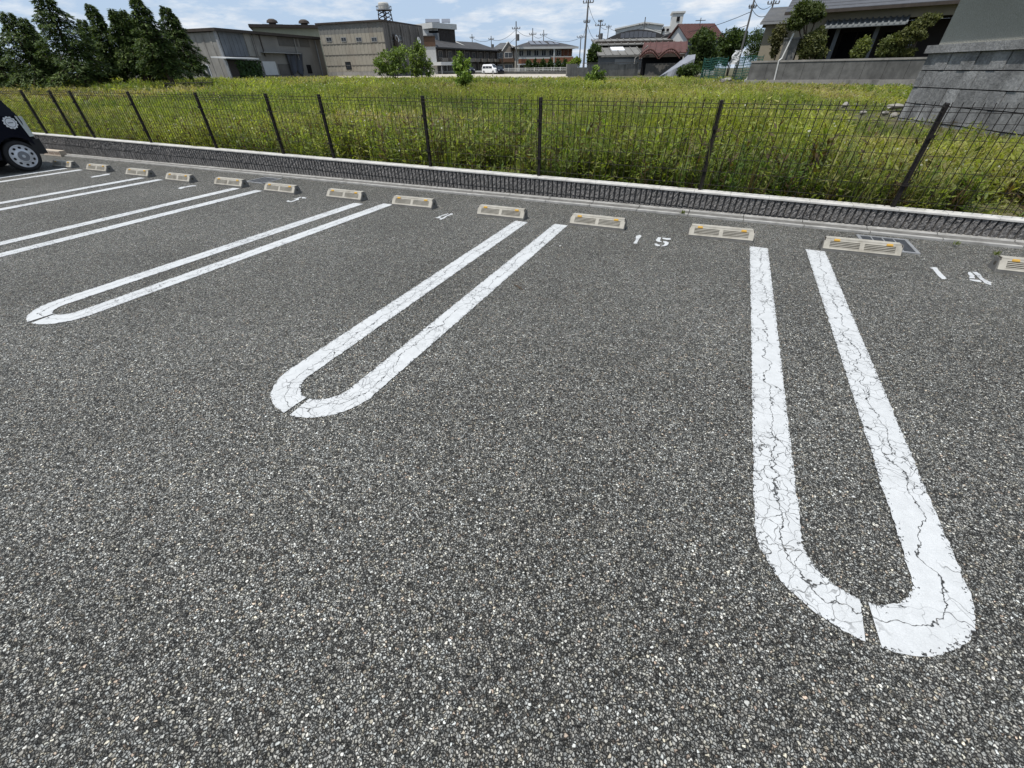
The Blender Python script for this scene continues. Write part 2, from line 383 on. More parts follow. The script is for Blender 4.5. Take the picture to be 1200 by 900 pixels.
# field: one sheet out to the horizon
mb = MB()
gx = sorted(set([-900, -600, -400, -250, -160, -120]+[-100+k*5 for k in range(0, 30)]+[60, 80, 120, 180, 300, 500, 900]))
gy = [5.80, 6.5, 7.5, 9, 11, 13, 15, 17, 19, 21, 25, 30, 36, 42, 50, 60, 70, 80, 95, 110, 140, 180, 250, 400, 700, 1200]
ix = {}
for j, yy in enumerate(gy):
    for i, xx in enumerate(gx):
        y2 = wall_y(max(min(xx, 10), -30))+.13 if j == 0 else yy
        ix[i, j] = mb.vert((xx, y2, terr(xx, y2)-(0.0 if j else .02)))
for j in range(len(gy)-1):
    for i in range(len(gx)-1): mb.face((ix[i, j], ix[i+1, j], ix[i+1, j+1], ix[i, j+1]))
tag(mb.build('field_ground', SOIL, smooth=True), kind='structure')
mb = MB()
mb.poly([(-900, -400, -.3), (900, -400, -.3), (900, 6, -.3), (-900, 6, -.3)])
tag(mb.build('ground', SOIL), kind='structure')

# gravel strip and lane at the back of the field
GRAVEL = plain('pale_gravel', (.40, .36, .30), .95, .2, 3, dirt=(.24, .21, .16), bmp=.3)
pts = [on_ground(px, py) for px, py in ((395, 91.2), (520, 91.6), (665, 91.2))]
mb = MB()
for k in range(2):
    A, B = pts[k], pts[k+1]
    dA = A[:2]/np.linalg.norm(A[:2]); dB = B[:2]/np.linalg.norm(B[:2]); q = []
    for s in (0, 6, 12, 18, 24):
        a = A[:2]+dA*s; b_ = B[:2]+dB*s
        q.append(((a[0], a[1], terr(*a)+.03), (b_[0], b_[1], terr(*b_)+.03)))
    for (a0, b0), (a1_, b1) in zip(q[:-1], q[1:]): mb.poly([a0, b0, b1, a1_])
tag(mb.build('gravel_path', GRAVEL), kind='structure')

# ================================================================== the low block wall
root = thing('block_wall', 'low wall of dark split-faced blocks with a pale coping along the back of the lot', 'wall', (-8, wall_y(-8), 0))
def block_run(x0, x1):
    mb = MB(); r = random.Random(3); pitch, rib = .0645, .050; x = x0; prev = None
    rows = 13
    while x < x1:
        top = cap_z(x)-.001; bot = -.02
        cols = [(x, 0), (x+.004, 1), (x+rib*.35, 1), (x+rib*.7, 1), (x+rib-.003, 1), (x+rib, 0)]
        for cx, isrib in cols:
            y = wall_y(cx); col = []
            zl = [bot, (bot+top-.178)/2, top-.178, top-.1775, top-.162, top-.1615]+[top-.1615+.1615*q/7 for q in range(1, 8)]
            for k in range(rows):
                z = zl[k]; joint = k in (3, 4)
                off = 0.026 if (joint or not isrib) else -.003+r.uniform(-.006, .008)
                if joint and k in (0, rows-1): off = .026 if not isrib else 0
                col.append(mb.vert((cx+(r.uniform(-.002, .002) if isrib else 0), y+off, z+(0 if not isrib else r.uniform(-.004, .004)*(5 < k < rows-1)))))
            if prev:
                pc, pr = prev
                for k in range(rows-1): mb.face((pc[k], col[k], col[k+1], pc[k+1]), 0 if (isrib or pr) else 1)
            prev = (col, isrib)
        x += pitch
    a = mb.v
    # rear face and ends keep it solid
    mb.hexa([(x0, wall_y(x0)+.032, -.05), (x1, wall_y(x1)+.032, -.05), (x1, wall_y(x1)+.12, -.05), (x0, wall_y(x0)+.12, -.05),
             (x0, wall_y(x0)+.032, cap_z(x0)-.01), (x1, wall_y(x1)+.032, cap_z(x1)-.01), (x1, wall_y(x1)+.12, cap_z(x1)-.01), (x0, wall_y(x0)+.12, cap_z(x0)-.01)], 1)
    return mb
for a, b_ in ((-25.0, -1.0), (-1.0, 8.0)): block_run(a, b_).build('split_block_course', [RIB, GROOVE], root)
mb = MB(); x = -25.0
while x < 8:
    a, b_ = x+.0015, x+.4-.0015
    def ring(xx):
        y, z = wall_y(xx), cap_z(xx)
        return [(xx, y-.012, z), (xx, y-.012, z+.015), (xx, y-.007, z+.020), (xx, y+.115, z+.021), (xx, y+.117, z)]
    A = [mb.vert(p) for p in ring(a)]; B = [mb.vert(p) for p in ring(b_)]
    for k in range(5): mb.face((A[k], B[k], B[(k+1) % 5], A[(k+1) % 5]))
    mb.face(A[::-1]); mb.face(B); x += .4
mb.build('coping', CAP, root)

# ================================================================== the mesh fence on the wall
fence = thing('mesh_fence', 'dark brown welded mesh fence standing on the low block wall', 'fence', (-6, wall_y(-6)+.07, cap_z(-6)))
post_px = [(53.6, 156, 24, 106.5), (88, 161, 61, 108.5), (111.6, 163.5, 82, 107), (178, 169.5, 149, 108), (254, 175.6, 226, 110), (332, 181, 311, 111),
           (391, 186, 375, 112.5), (504, 194.5, 495, 113.5), (631, 205, 632, 114.5), (820, 222, 841.5, 119.5), (1046, 243, 1109, 125)]
px_ = []
for bx, by, tx, ty in post_px:
    x = -4.0
    for _ in range(30): x = on_y(bx, by, wall_y(x)+.07)[0]
    zt = on_y(tx, ty, wall_y(x)+.07)[2]; px_.append((x, zt))
sl = np.polyfit([p[0] for p in px_], [p[1] for p in px_], 1)
posts_x = [-24.0, -22.0, -20.1, -18.2]+[p[0] for p in px_]+[3.55, 5.5, 7.5]
def ftop(x): return sl[0]*x+sl[1]
for x in posts_x:
    y = wall_y(x)+.07; mb = MB(); z0 = cap_z(x)+.02; z1 = ftop(x)+.005
    mb.box(x-.018, x+.018, y-.004, y+.034, z0, z1)
    mb.prism([(x-.020, y-.006, z1), (x+.020, y-.006, z1), (x+.020, y+.036, z1), (x-.020, y+.036, z1)],
             [(x-.015, y-.002, z1+.012), (x+.015, y-.002, z1+.012), (x+.015, y+.032, z1+.012), (x-.015, y+.032, z1+.012)])
    for k in (.2, .62): mb.box(x-.022, x+.022, y-.022, y-.005, z0+k, z0+k+.03)
    mb.build('post', FENCE, fence)
for a, b_ in zip(posts_x[:-1], posts_x[1:]):
    mb = MB(); x = a+.03; n = max(2, int(round((b_-a-.05)/.075)))
    for k in range(n+1):
        x = a+.025+(b_-a-.05)*k/n; y = wall_y(x)+.045
        z0 = cap_z(x)+.055; z1 = ftop(x)+.018
        mb.tube([(x, y, z0), (x, y, z1-.05), (x, y-.012, z1-.03), (x, y, z1-.012), (x, y, z1+.008)], .0036, 4)
    for h in (.06, .20, .335, .47, .605, .74):
        mb.tube([(a+.01, wall_y(a)+.041, cap_z(a)+.03+h), (b_-.01, wall_y(b_)+.041, cap_z(b_)+.03+h)], .0021, 4)
    for dz in (-.012, -.05):
        mb.tube([(a+.01, wall_y(a)+.041, ftop(a)+dz), (b_-.01, wall_y(b_)+.041, ftop(b_)+dz)], .0027, 4)
    mb.build('mesh_panel', FENCE, fence)

# ================================================================== painted lines and numbers
def u_line(A, D, T, w, label, Ttop=4.6):
    """A: outer left end, D: outer right end, T: outer tip, on the ground"""
    A, D, T = (np.array(p[:2], float) for p in (A, D, T))
    W = np.linalg.norm(D-A); top = (A+D)/2; ax = T-top; L = np.linalg.norm(ax); ax /= L
    rt = np.array([-ax[1], ax[0]]);
    if rt @ (D-A) < 0: rt = -rt
    R = W/2-w/2; Lc = L-W/2
    slant = ((D-A) @ ax)/2
    r = random.Random(int(A[0]*97))
    mb = MB(); mb.uv = []
    def pt(s, off):
        # s: -1..1 path parameter, left leg then arc then right leg; off across, outwards positive
        pass
    for side in (-1, 1):
        path = []
        n = int(Lc/.018)
        for k in range(n+1):
            s = Lc*k/n; st = side*slant*(1-s/Lc)
            path.append((top+rt*side*R+ax*(s+st), rt*side, s))
        m = 34; stop = (pi/2)-.016/R
        for k in range(1, m+1):
            th = stop*k/m
            c = top+ax*Lc
            dirv = rt*side*cos(th)+ax*sin(th); path.append((c+dirv*R, dirv, Lc+R*th))
        prev = None; nac = 6
        for k, (c, o, s) in enumerate(path):
            tip = max(0, (s-Lc)/(R*pi/2)); ww = w*(1-.12*tip)
            row = []
            for j in range(nac+1):
                t = j/nac; e = (t-.5)*ww
                if j in (0, nac): e += (r.gauss(0, .0024))*(1 if 0 < k < len(path)-1 else 0)
                q = c+o*e; row.append(mb.vert((q[0], q[1], .004))); mb.uv.append((t, s))
            if prev:
                for j in range(nac):
                    f = (prev[j], prev[j+1], row[j+1], row[j]); mb.face(f if side < 0 else f[::-1])
            prev = row
    o = mb.build('bay_line', PAINT)
    # faces up
    return tag(o, label, 'parking line', 'white U-shaped double lines between the bays')
g0 = lambda px, py: on_z(px, py, 0.0)
UL = [((879, 289), (966, 295), (1024, 760), 'cracked white U-shaped bay line at far right, its rounded end nearest the camera'),
      ((604, 259), (665, 264.5), (334.5, 487), 'cracked white U-shaped bay line in the middle of the lot, left of the number 15'),
      ((416, 238), (460, 240), (33, 379), 'white U-shaped bay line whose rounded end lies by the left edge of the photo')]
for a, d, t, lb in UL: u_line(g0(*a), g0(*d), g0(*t), .160, lb)
ls = ['third white double line from the dark car, running out of the left edge', 'second white double line from the dark car, its rounded end out of frame',
      'white double line nearest the dark car, passing just in front of its wheel']
for k, (rr, lb) in enumerate(zip(((308, 224), (191.5, 211), (97.5, 199.5)), ls)):
    D = g0(*rr); u_line((D[0]-.64, D[1]-.02), D, (D[0]-.36-.05*k, .9+.02*k), .160, lb)

def glyphs(polys, label):
    allp = [g0(x, y) for poly in polys for (x, y) in poly]; c = np.mean(allp, 0)
    root = thing('bay_number', label, 'bay number', (c[0], c[1], 0), 'white stencilled bay numbers')
    r = random.Random(5)
    for poly in polys:
        mb = MB(); mb.uv = []; P = [g0(*p) for p in poly]; Q = []
        for k in range(len(P)):
            a, b_ = P[k], P[(k+1) % len(P)]; n = max(1, int(np.linalg.norm(b_-a)/.02))
            for j in range(n):
                q = a+(b_-a)*j/n; Q.append((q[0]+r.gauss(0, .0018), q[1]+r.gauss(0, .0018), .005))
        area = sum(Q[k][0]*Q[(k+1) % len(Q)][1]-Q[(k+1) % len(Q)][0]*Q[k][1] for k in range(len(Q)))
        if area < 0: Q = Q[::-1]
        mb.poly(Q); mb.uv = [(.12, 0)]*len(Q)
        mb.build('digit_stroke', DIGIT, root)
def zz(ox, oy, s, pts): return [(ox+x/s, oy+y/s) for x, y in pts]
s_ = 1200/70
glyphs([zz(730, 265, s_, [(265, 205), (320, 186), (358, 190), (362, 225), (330, 262), (305, 300), (275, 355), (240, 362), (208, 350), (235, 318), (262, 270), (252, 235)]),
        zz(730, 265, s_, [(700, 230), (765, 238), (745, 285), (738, 308), (778, 312), (772, 326), (700, 326), (655, 300), (680, 262)]),
        zz(730, 265, s_, [(790, 240), (960, 256), (955, 282), (880, 280), (795, 268)]),
        zz(730, 265, s_, [(808, 312), (870, 316), (912, 340), (908, 372), (872, 402), (800, 414), (755, 418), (772, 400), (812, 388), (842, 366), (838, 346), (812, 334)]),
        zz(730, 265, s_, [(632, 362), (668, 360), (705, 378), (742, 384), (735, 412), (690, 412), (655, 394)])],
       'white stencilled number 15 in front of the middle wheel stops')
s_ = 12.0
glyphs([zz(1075, 300, s_, [(165, 172), (220, 160), (262, 168), (330, 245), (402, 322), (380, 338), (345, 332), (290, 290), (245, 235), (212, 190)]),
        zz(1075, 300, s_, [(706, 234), (745, 230), (795, 280), (797, 322), (722, 322), (726, 290)]),
        zz(1075, 300, s_, [(760, 230), (830, 232), (875, 262), (930, 330), (985, 358), (1028, 372), (1022, 392), (1042, 412), (1020, 418), (940, 392), (900, 352), (830, 285)]),
        zz(1075, 300, s_, [(730, 334), (800, 338), (870, 344), (905, 366), (890, 378), (800, 362), (740, 350)])],
       'white stencilled number 14 near the right edge, in front of two wheel stops')
s_ = 20.0
glyphs([zz(490, 235, s_, [(405, 405), (470, 396), (500, 372), (570, 352), (660, 322), (705, 312), (712, 322), (650, 345), (560, 372), (520, 392), (530, 412), (500, 425), (430, 418)]),
        zz(490, 235, s_, [(500, 452), (520, 420), (580, 412), (640, 372), (720, 338), (760, 312), (815, 318), (808, 335), (760, 350), (690, 372), (620, 420), (540, 462)])],
       'white stencilled bay number seen edge-on as two thin strokes')
glyphs([zz(320, 220, s_, [(318, 325), (360, 300), (385, 318), (430, 320), (500, 302), (545, 282), (480, 270), (545, 260), (580, 245), (640, 222), (660, 232), (600, 262), (610, 290), (560, 300), (490, 328), (440, 342), (330, 342)]),
        zz(320, 220, s_, [(672, 230), (720, 228), (785, 245), (770, 260), (680, 258)])],
       'white stencilled figure like a slanted 5 beside a wheel stop')
s_ = 7.5
glyphs([zz(90, 190, s_, [(890, 236), (905, 224), (960, 215), (1010, 206), (1050, 204), (1048, 214), (1015, 216), (965, 224), (915, 240)])],
       'white stencilled stroke of a bay number, the nearer of two left of the figure 5')
glyphs([zz(90, 190, s_, [(122, 134), (150, 125), (210, 116), (260, 104), (300, 104), (285, 114), (240, 120), (190, 130), (135, 138)])],
       'white stencilled stroke of a bay number, the one nearest the dark car')

# ================================================================== wheel stops
def make_stop():
    root = thing('wheel_stop', 'beige wheel stop', 'wheel stop', (0, 0, 0), 'beige wheel stops in a row along the kerb')
    L, D, H = .61, .15, .108; mb = MB()
    y1, yt0, yt1 = D, .062, D-.028
    # profile from the front foot over the crest; the slope carries two sunk, ribbed panels
    foot = .026
    def slope(t, d=0): # point on the sloping face, t 0..1 up the slope, d sunk
        y = .004+(yt0-.004)*t; z = foot+(H-.006-foot)*t; n = np.array([-(H-.006-foot), yt0-.004]); n /= np.linalg.norm(n)
        return y-n[0]*d, z-n[1]*d
    def solid(x0, x1, t0, t1, d0, d1, m):
        c = []
        for x in (x0, x1):
            for t, d in ((t0, d1), (t0, d0), (t1, d0), (t1, d1)): c.append((x,)+slope(t, d))
        mb.hexa([c[1], c[5], c[4], c[0], c[2], c[6], c[7], c[3]], m)
    hl = L/2
    taper = .012
    core = [(-hl, .022, 0), (hl, .022, 0), (hl, y1, 0), (-hl, y1, 0)]
    top = [(-hl+taper, yt0+.012, H-.004), (hl-taper, yt0+.012, H-.004), (hl-taper, yt1, H-.004), (-hl+taper, yt1, H-.004)]
    mb.prism(core, top, 1)
    mb.box(-hl, hl, .006, .021, 0.0, foot+.002, 2)                     # foot, its shade put into the colour
    solid(-hl+.002, hl-.002, .0, .16, 0, .018, 0); solid(-hl+.01, hl-.01, .80, 1.0, 0, .018, 0)
    for a, b_ in ((-hl+.002, -hl+.05), (-.018, .018), (hl-.05, hl-.002)): solid(a, b_, .161, .799, 0, .018, 0)
    for k in range(4):
        t = .20+.155*k
        for a, b_ in ((-hl+.0505, -.0185), (.0185, hl-.0505)): solid(a, b_, t, t+.066, .002, .014, 0)
    mb.hexa([(-hl+taper, yt0-.004, H-.012), (hl-taper, yt0-.004, H-.012), (hl-taper, yt1+.004, H-.012), (-hl+taper, yt1+.004, H-.012),
             (-hl+taper+.004, yt0, H), (hl-taper-.004, yt0, H), (hl-taper-.004, yt1, H), (-hl+taper+.004, yt1, H)], 0)
    for sx in (-1, 1):                                                  # end plates in the shade colour, a dark disc for the bolt recess
        x0 = sx*hl; x1 = sx*(hl+.004); a, b_ = min(x0, x1), max(x0, x1)
        mb.prism([(a, .008, .001), (b_, .008, .001), (b_, y1, .001), (a, y1, .001)], [(a-.0, yt0-.002, H-.008), (b_-sx*0, yt0-.002, H-.008), (b_, yt1, H-.008), (a, yt1, H-.008)], 2)
        c = sx*(hl+.0045); mb.tube([(c-.001, .078, .055), (c+.001, .078, .055)], .017, 12, 1)
    mb.build('body', [STOP, STOPD, STOPE], root)
    for cx in (-.205, .205):
        r_ = MB(); y, z = slope(.90, -.003)
        r_.hexa([(cx-.025, y-.008, z-.008), (cx+.025, y-.008, z-.008), (cx+.025, y+.010, z+.002), (cx-.025, y+.010, z+.002),
                 (cx-.022, y-.006, z+.002), (cx+.022, y-.006, z+.002), (cx+.022, y+.006, z+.010), (cx-.022, y+.006, z+.010)])
        r_.build('reflector', AMBER, root)
    return root
proto = make_stop()
ST = [((962, 294), (1054, 303), 'wheel stop in front of the drain grating, left of the number 14'), ((807, 278.5), (880, 284.5), 'wheel stop just right of the number 15, above the far right line'),
      ((667.5, 264), (730, 271), 'wheel stop left of the number 15, beside the top of the middle line'), ((559, 253), (613, 258.5), 'wheel stop at the top left of the middle U-shaped line'),
      ((460, 241.5), (505, 245.5), 'wheel stop just left of the two thin edge-on number strokes'), ((382, 232), (424, 236.5), 'wheel stop at the top of the third U-shaped line from the right'),
      ((309, 224.5), (346, 228.5), 'wheel stop right behind the slanted figure 5'), ((250, 217.5), (285, 220.5), 'wheel stop atop the fourth double line, left of the small drain grating'),
      ((193, 211.5), (224, 215), 'wheel stop above the nearer lone number stroke at left'), ((144, 205.5), (178, 208.5), 'wheel stop at the top of the second double line from the car'),
      ((98, 200), (129, 202.5), 'wheel stop above the lone number stroke nearest the car'), ((60, 195.5), (86, 197.5), 'wheel stop closest to the dark car, behind its wheel')]
first = True
for k, (a, b_, lb) in enumerate(ST):
    A, B = g0(*a), g0(*b_); c = (A+B)/2; o = proto if first else copy_tree(proto); first = False
    d = B-A; o.location = (c[0], c[1]-.006, 0); o.rotation_euler[2] = atan2(d[1], d[0])*.6+[.004, -.006, .01, 0, -.008, .005][k % 6]
    o['label'] = 'beige ribbed '+lb
o = copy_tree(proto); A = g0(1166, 319); o.location = (A[0]+.305, A[1], 0); o.rotation_euler[2] = .01
o['label'] = 'beige ribbed wheel stop cut by the right edge, its bolt hole showing'

# drain gratings
def grating(c, w, d, label, ang=0.0, cells=4):
    root = thing('drain_grating', label, 'drain cover', (c[0], c[1], 0), 'steel drain gratings let into the asphalt'); mb = MB()
    f = .028
    for a in ((-w/2, w/2, -d/2, -d/2+f), (-w/2, w/2, d/2-f, d/2), (-w/2, -w/2+f, -d/2+f+.001, d/2-f-.001), (w/2-f, w/2, -d/2+f+.001, d/2-f-.001)): mb.box(a[0], a[1], a[2], a[3], -.01, .008)
    iw = w-2*f
    for k in range(1, cells): x = -w/2+f+iw*k/cells; mb.box(x-.005, x+.005, -d/2+f, d/2-f, -.01, .0065)
    mb.loc = None
    for i, v in enumerate(mb.v): mb.v[i] = (v[0]+c[0], v[1]+c[1], v[2])
    mb.build('frame', GALV, root)
    g2 = MB(); g2.box(-w/2+f, w/2-f, -d/2+f, d/2-f, .0005, .0022)
    n = int((d-2*f)/.016)
    for k in range(n): y = -d/2+f+(d-2*f)*(k+.5)/n; g2.box(-w/2+f, w/2-f, y-.0025, y+.0025, .0022, .005)
    for i, v in enumerate(g2.v): g2.v[i] = (v[0]+c[0], v[1]+c[1], v[2])
    g2.build('grate_bars', GRATE, root); root.rotation_euler[2] = ang
grating((1.68, 5.145), .43, .44, 'square steel drain grating behind the wheel stop near the number 14')
grating((-6.90, 5.05), .42, .40, 'small steel drain grating near the kerb between two wheel stops at left')

# loose hollow bricks by the wall behind the car
BRICK = plain('pale_brick', (.44, .38, .31), .9, .2, 15); BRICKR = plain('red_brick_hole', (.13, .065, .045), .9, .2, 15)
bp = on_z(64.5, 182.3, 0.0)
for k in range(3):
    x0 = bp[0]-.38+k*.255; mb = MB(); y0 = bp[1]-.04
    mb.box(x0, x0+.245, y0+.015, y0+.115, .003, .11)
    for j in range(3):
        for a, b_ in ((0, .022),): pass
    mb.box(x0, x0+.245, y0, y0+.0145, .003, .028); mb.box(x0, x0+.245, y0, y0+.0145, .086, .11)
    for j in range(4): mb.box(x0+j*.0733, x0+j*.0733+.025, y0, y0+.0145, .0285, .0855)
    for j in range(3): mb.box(x0+.0255+j*.0733, x0+.073+j*.0733, y0+.006, y0+.0146, .0285, .0855, 1)
    mb.loc = (x0, y0, 0)
    o = mb.build('hollow_brick', [BRICK, BRICKR])
    tag(o, ['pale hollow brick on the kerb, nearest to the car bumper', 'pale hollow brick on the kerb, middle of the row of three', 'pale hollow brick on the kerb, farthest from the car bumper'][k], 'brick', 'pale hollow bricks against the low wall')

# ================================================================== vehicles
CARPAINT, nt, b = mat('navy_car_paint'); b.inputs['Base Color'].default_value = (.003, .004, .010, 1); b.inputs['Roughness'].default_value = .3
b.inputs['Specular IOR Level'].default_value = .12; b.inputs['Coat Weight'].default_value = .05; b.inputs['Coat Roughness'].default_value = .06
WHITECAR, nt, b = mat('white_car_paint'); b.inputs['Base Color'].default_value = (.72, .73, .74, 1); b.inputs['Roughness'].default_value = .3
GLASS, nt, b = mat('tinted_glass'); b.inputs['Base Color'].default_value = (.015, .018, .02, 1); b.inputs['Roughness'].default_value = .06; b.inputs['Specular IOR Level'].default_value = .6
RUBBER = plain('tyre_rubber', (.018, .018, .019), .85, .2, 20)
BLACKP = plain('black_plastic', (.014, .014, .015), .6, .2, 20)
RIM = plain('wheel_steel', (.50, .51, .53), .4, .1, 12, metal=.35)
RIMD = plain('wheel_hub_grey', (.16, .165, .175), .5, .15, 12)
CHROME, nt, b = mat('clear_lamp_lens'); b.inputs['Base Color'].default_value = (.55, .58, .62, 1); b.inputs['Roughness'].default_value = .18; b.inputs['Metallic'].default_value = .35
REDLENS, nt, b = mat('red_lamp_lens'); b.inputs['Base Color'].default_value = (.35, .01, .01, 1); b.inputs['Roughness'].default_value = .15
EMBLEM = plain('white_emblem', (.62, .63, .64), .5, .08, 10); EMBLEMT = plain('emblem_lettering', (.10, .10, .12), .5, .05, 10)

def car_shell(name, label, cat, paint, L, W, prof, belt, group=None, clear=.2, wheel_r=.26, wy=(.35, 2.75), detail=True, rim_holes=10, flip=False):
    """local frame: nose-to-tail along Y, tail at Y = 0 and nose at Y = -L, right-hand side faces +X. prof: (y, z) over the top from tail to nose"""
    root = thing(name, label, cat, (0, 0, 0), group)
    zt = [p for p in prof]
    ys = sorted(set([-L*k/46 for k in range(47)]+[0.0, -L]))[::-1]
    P = sorted(prof, key=lambda p: -p[0])
    def top(y): return float(np.interp(-y, [-p[0] for p in P], [p[1] for p in P]))
    hw = W/2
    def width(z, y):
        e = min(1, (min(-y, L+y)+.02)/.30); rnd_ = sqrt(max(0, 1-(1-e)**2))*.16+.84
        t = 0 if z < belt else min(1, (z-belt)/.75)
        low = .965 if z < .3 else 1.0
        return hw*rnd_*(1-.17*t)*low
    body = MB(); glass = MB(); prev = None
    for y in ys:
        zt_ = top(y); base = clear
        for wc in wy:
            dy = abs(y+wc)
            if dy < wheel_r+.055: base = max(base, wheel_r+sqrt(max(0, (wheel_r+.055)**2-dy*dy)))
        base = min(base, zt_-.05)
        lev = [base, base+(min(belt, zt_-.02)-base)*.35, base+(min(belt, zt_-.02)-base)*.75, min(belt, zt_-.02), min(belt, zt_-.02)+max(0, zt_-.07-belt)*.5, max(min(belt, zt_-.02), zt_-.07), zt_-.015, zt_]
        wf = [1, 1, 1, 1, 1, 1, .93, .70]
        col = [body.vert((width(z, y)*f, y, z)) for z, f in zip(lev, wf)]+[body.vert((0, y, zt_+.012))]+[body.vert((-width(z, y)*f, y, z)) for z, f in list(zip(lev, wf))[::-1]]
        if prev:
            for k in range(len(col)-1): body.face((prev[k], col[k], col[k+1], prev[k+1]))
        else: body.face(col)
        prev = col; last = col
    body.face(last[::-1])
    body.build('body', paint, root, smooth=False)
    # side windows follow the slope of the upper body
    ya, yb = None, None
    roof_y = [y for y in ys if top(y) > belt+.38]
    a, c = max(roof_y)-.10, min(roof_y)+.10; n = 3
    for sx in (1, -1):
        for k in range(n):
            y0 = a+(c-a)*k/n-.03; y1 = a+(c-a)*(k+1)/n+.03; g = MB(); q = []
            for y, z in ((y0, belt+.02), (y1, belt+.02), (y1, min(top(y1)-.12, belt+.5)), (y0, min(top(y0)-.12, belt+.5))):
                q.append((sx*(width(z, y)+.004), y, z))
            q2 = [(p[0]-sx*.012, p[1], p[2]) for p in q]
            g.prism(q, q2); g.build('side_window', GLASS, root)
    # windscreen and rear window
    def screen(y0, y1, nm):
        g = MB(); q = []
        z0, z1 = top(y0), top(y1); nrm = np.array([z1-z0, -(y1-y0)]); nrm = nrm/np.linalg.norm(nrm); nrm = nrm if nrm[1] > 0 else -nrm
        for y, z, f in ((y0, z0, .80), (y0, z0, -.80), (y1, z1, -.76), (y1, z1, .76)):
            q.append((width(z-.05, y)*f, y+nrm[0]*.02, z+nrm[1]*.02))
        g.prism(q, [(p[0], p[1]-nrm[0]*.02, p[2]-nrm[1]*.02) for p in q]); g.build(nm, GLASS, root)
    sc = [p for p in P]
    screen(sc[-3][0]+.02, sc[-4][0]-.05, 'windscreen')
    screen(sc[1][0]-.01, sc[2][0]+.02, 'rear_window')
    for wc in wy:
        for sx in (1, -1):
            t = MB(); cx = sx*(hw-.10); r = wheel_r
            t.lathe((cx, -wc, r), (sx, 0, 0), [(r*.70, -.09), (r*.96, -.085), (r, -.05), (r, .05), (r*.975, .075), (r*.90, .088), (r*.76, .086), (r*.72, .070)], 36)
            wroot = t.build('wheel', RUBBER, root, smooth=True)
            rm = MB(); r2 = r*.735
            rm.lathe((cx, -wc, r), (sx, 0, 0), [(r2, .060), (r2, .088), (r2*.95, .090), (r2*.90, .076), (r2*.62, .082), (r2*.50, .092), (r2*.44, .094)], 40, 0)
            rm.lathe((cx, -wc, r), (sx, 0, 0), [(r2*.44, .0935), (r2*.40, .090), (r2*.22, .092), (.0, .093)], 30, 1)
            rm.lathe((cx, -wc, r), (sx, 0, 0), [(r2*.14, .0935), (r2*.12, .104), (0, .105)], 16, 0)
            for k in range(rim_holes):
                an = 2*pi*(k+.3)/rim_holes; hy = -wc+cos(an)*r2*.755; hz = r+sin(an)*r2*.755
                q = []
                for e in range(12):
                    ee = 2*pi*e/12; du = cos(ee)*r2*.12; dv = sin(ee)*r2*.095
                    q.append((cx+sx*.0855, hy+cos(an)*dv-sin(an)*du, hz+sin(an)*dv+cos(an)*du))
                rm.prism(q, [(p[0]-sx*.02, p[1], p[2]) for p in q], 2)
            rm.build('rim', [RIM, RIMD, DARK], wroot)
    for sx in (1, -1):
        l_ = MB(); y = -.03
        z0, z1 = belt-.34, belt-.02
        q = [(sx*(width(z1, -.01)+.004), -.02, z1), (sx*(width(z1, -.12)+.006), -.12, z1+.01), (sx*(width(z0, -.10)+.008), -.085, z0), (sx*(width(z0, -.01)+.006), -.012, z0)]
        l_.prism(q, [(p[0]-sx*.05, p[1], p[2]) for p in q])
        q = [(sx*hw*.86, .012, z1-.01), (sx*hw*.66, .012, z1-.01), (sx*hw*.62, .014, z0), (sx*hw*.86, .014, z0)]
        l_.prism(q, [(p[0], p[1]-.05, p[2]) for p in q])
        l_.build('tail_lamp', CHROME, root)
        h = MB(); q = [(sx*hw*.84, -L-.010, belt-.22), (sx*hw*.50, -L-.012, belt-.24), (sx*hw*.52, -L-.012, belt-.06), (sx*hw*.80, -L-.010, belt-.04)]
        h.prism(q, [(p[0], p[1]+.06, p[2]) for p in q]); h.build('headlight', CHROME, root)
        m_ = MB(); mx, my, mz = sx*(hw+.07), -L*.70, belt+.10
        m_.box(mx-.07, mx+.07, my-.05, my+.04, mz-.06, mz+.07); m_.tube([(mx-sx*.07, my, mz-.03), (mx-sx*.16, my, mz-.05)], .02, 6); m_.build('wing_mirror', BLACKP, root)
    for y0, y1 in ((.045, -.14), (-L+.14, -L-.045)):
        bm_ = MB()
        q0 = [(-hw*.93, y0, clear+.02), (hw*.93, y0, clear+.02), (hw*.985, y1, clear+.02), (-hw*.985, y1, clear+.02)] if y0 > -1 else [(-hw*.985, y0, clear+.02), (-hw*.93, y1, clear+.02), (hw*.93, y1, clear+.02), (hw*.985, y0, clear+.02)]
        bm_.prism(q0, [(p[0]*.985, p[1]*1.0, clear+.26) for p in q0])
        bm_.build('bumper', BLACKP if paint is CARPAINT else paint, root)
    pl = MB(); pl.box(-.165, .165, .046, .056, clear+.30, clear+.46); pl.build('number_plate', EMBLEM, root)
    un = MB(); un.box(-hw*.8, hw*.8, -L+.1, -.1, clear-.02, clear+.08); un.build('underbody', BLACKP, root)
    return root, width, top
root, width, top = car_shell('parked_car', 'dark navy car with pierced steel wheels and a round cog emblem at left edge', 'car', CARPAINT, 3.35, 1.47,
    [(0.0, .50), (-.05, .86), (-.20, 1.32), (-.36, 1.60), (-2.2, 1.64), (-2.62, 1.10), (-3.25, .95), (-3.35, .55)], .88, clear=.235, wheel_r=.252, wy=(.345, 2.72))
hw = 1.47/2
em = MB(); ey, ez, R_ = -.235, .775, .098
pts = []
for k in range(72):
    a = 2*pi*k/72; rr = R_*(1.0 if (k % 6) in (0, 1, 2) else .88); pts.append((ey+cos(a)*rr, ez+sin(a)*rr))
em.prism([(width(z, y)+.012, y, z) for y, z in pts], [(width(z, y)-.004, y, z) for y, z in pts], 0)
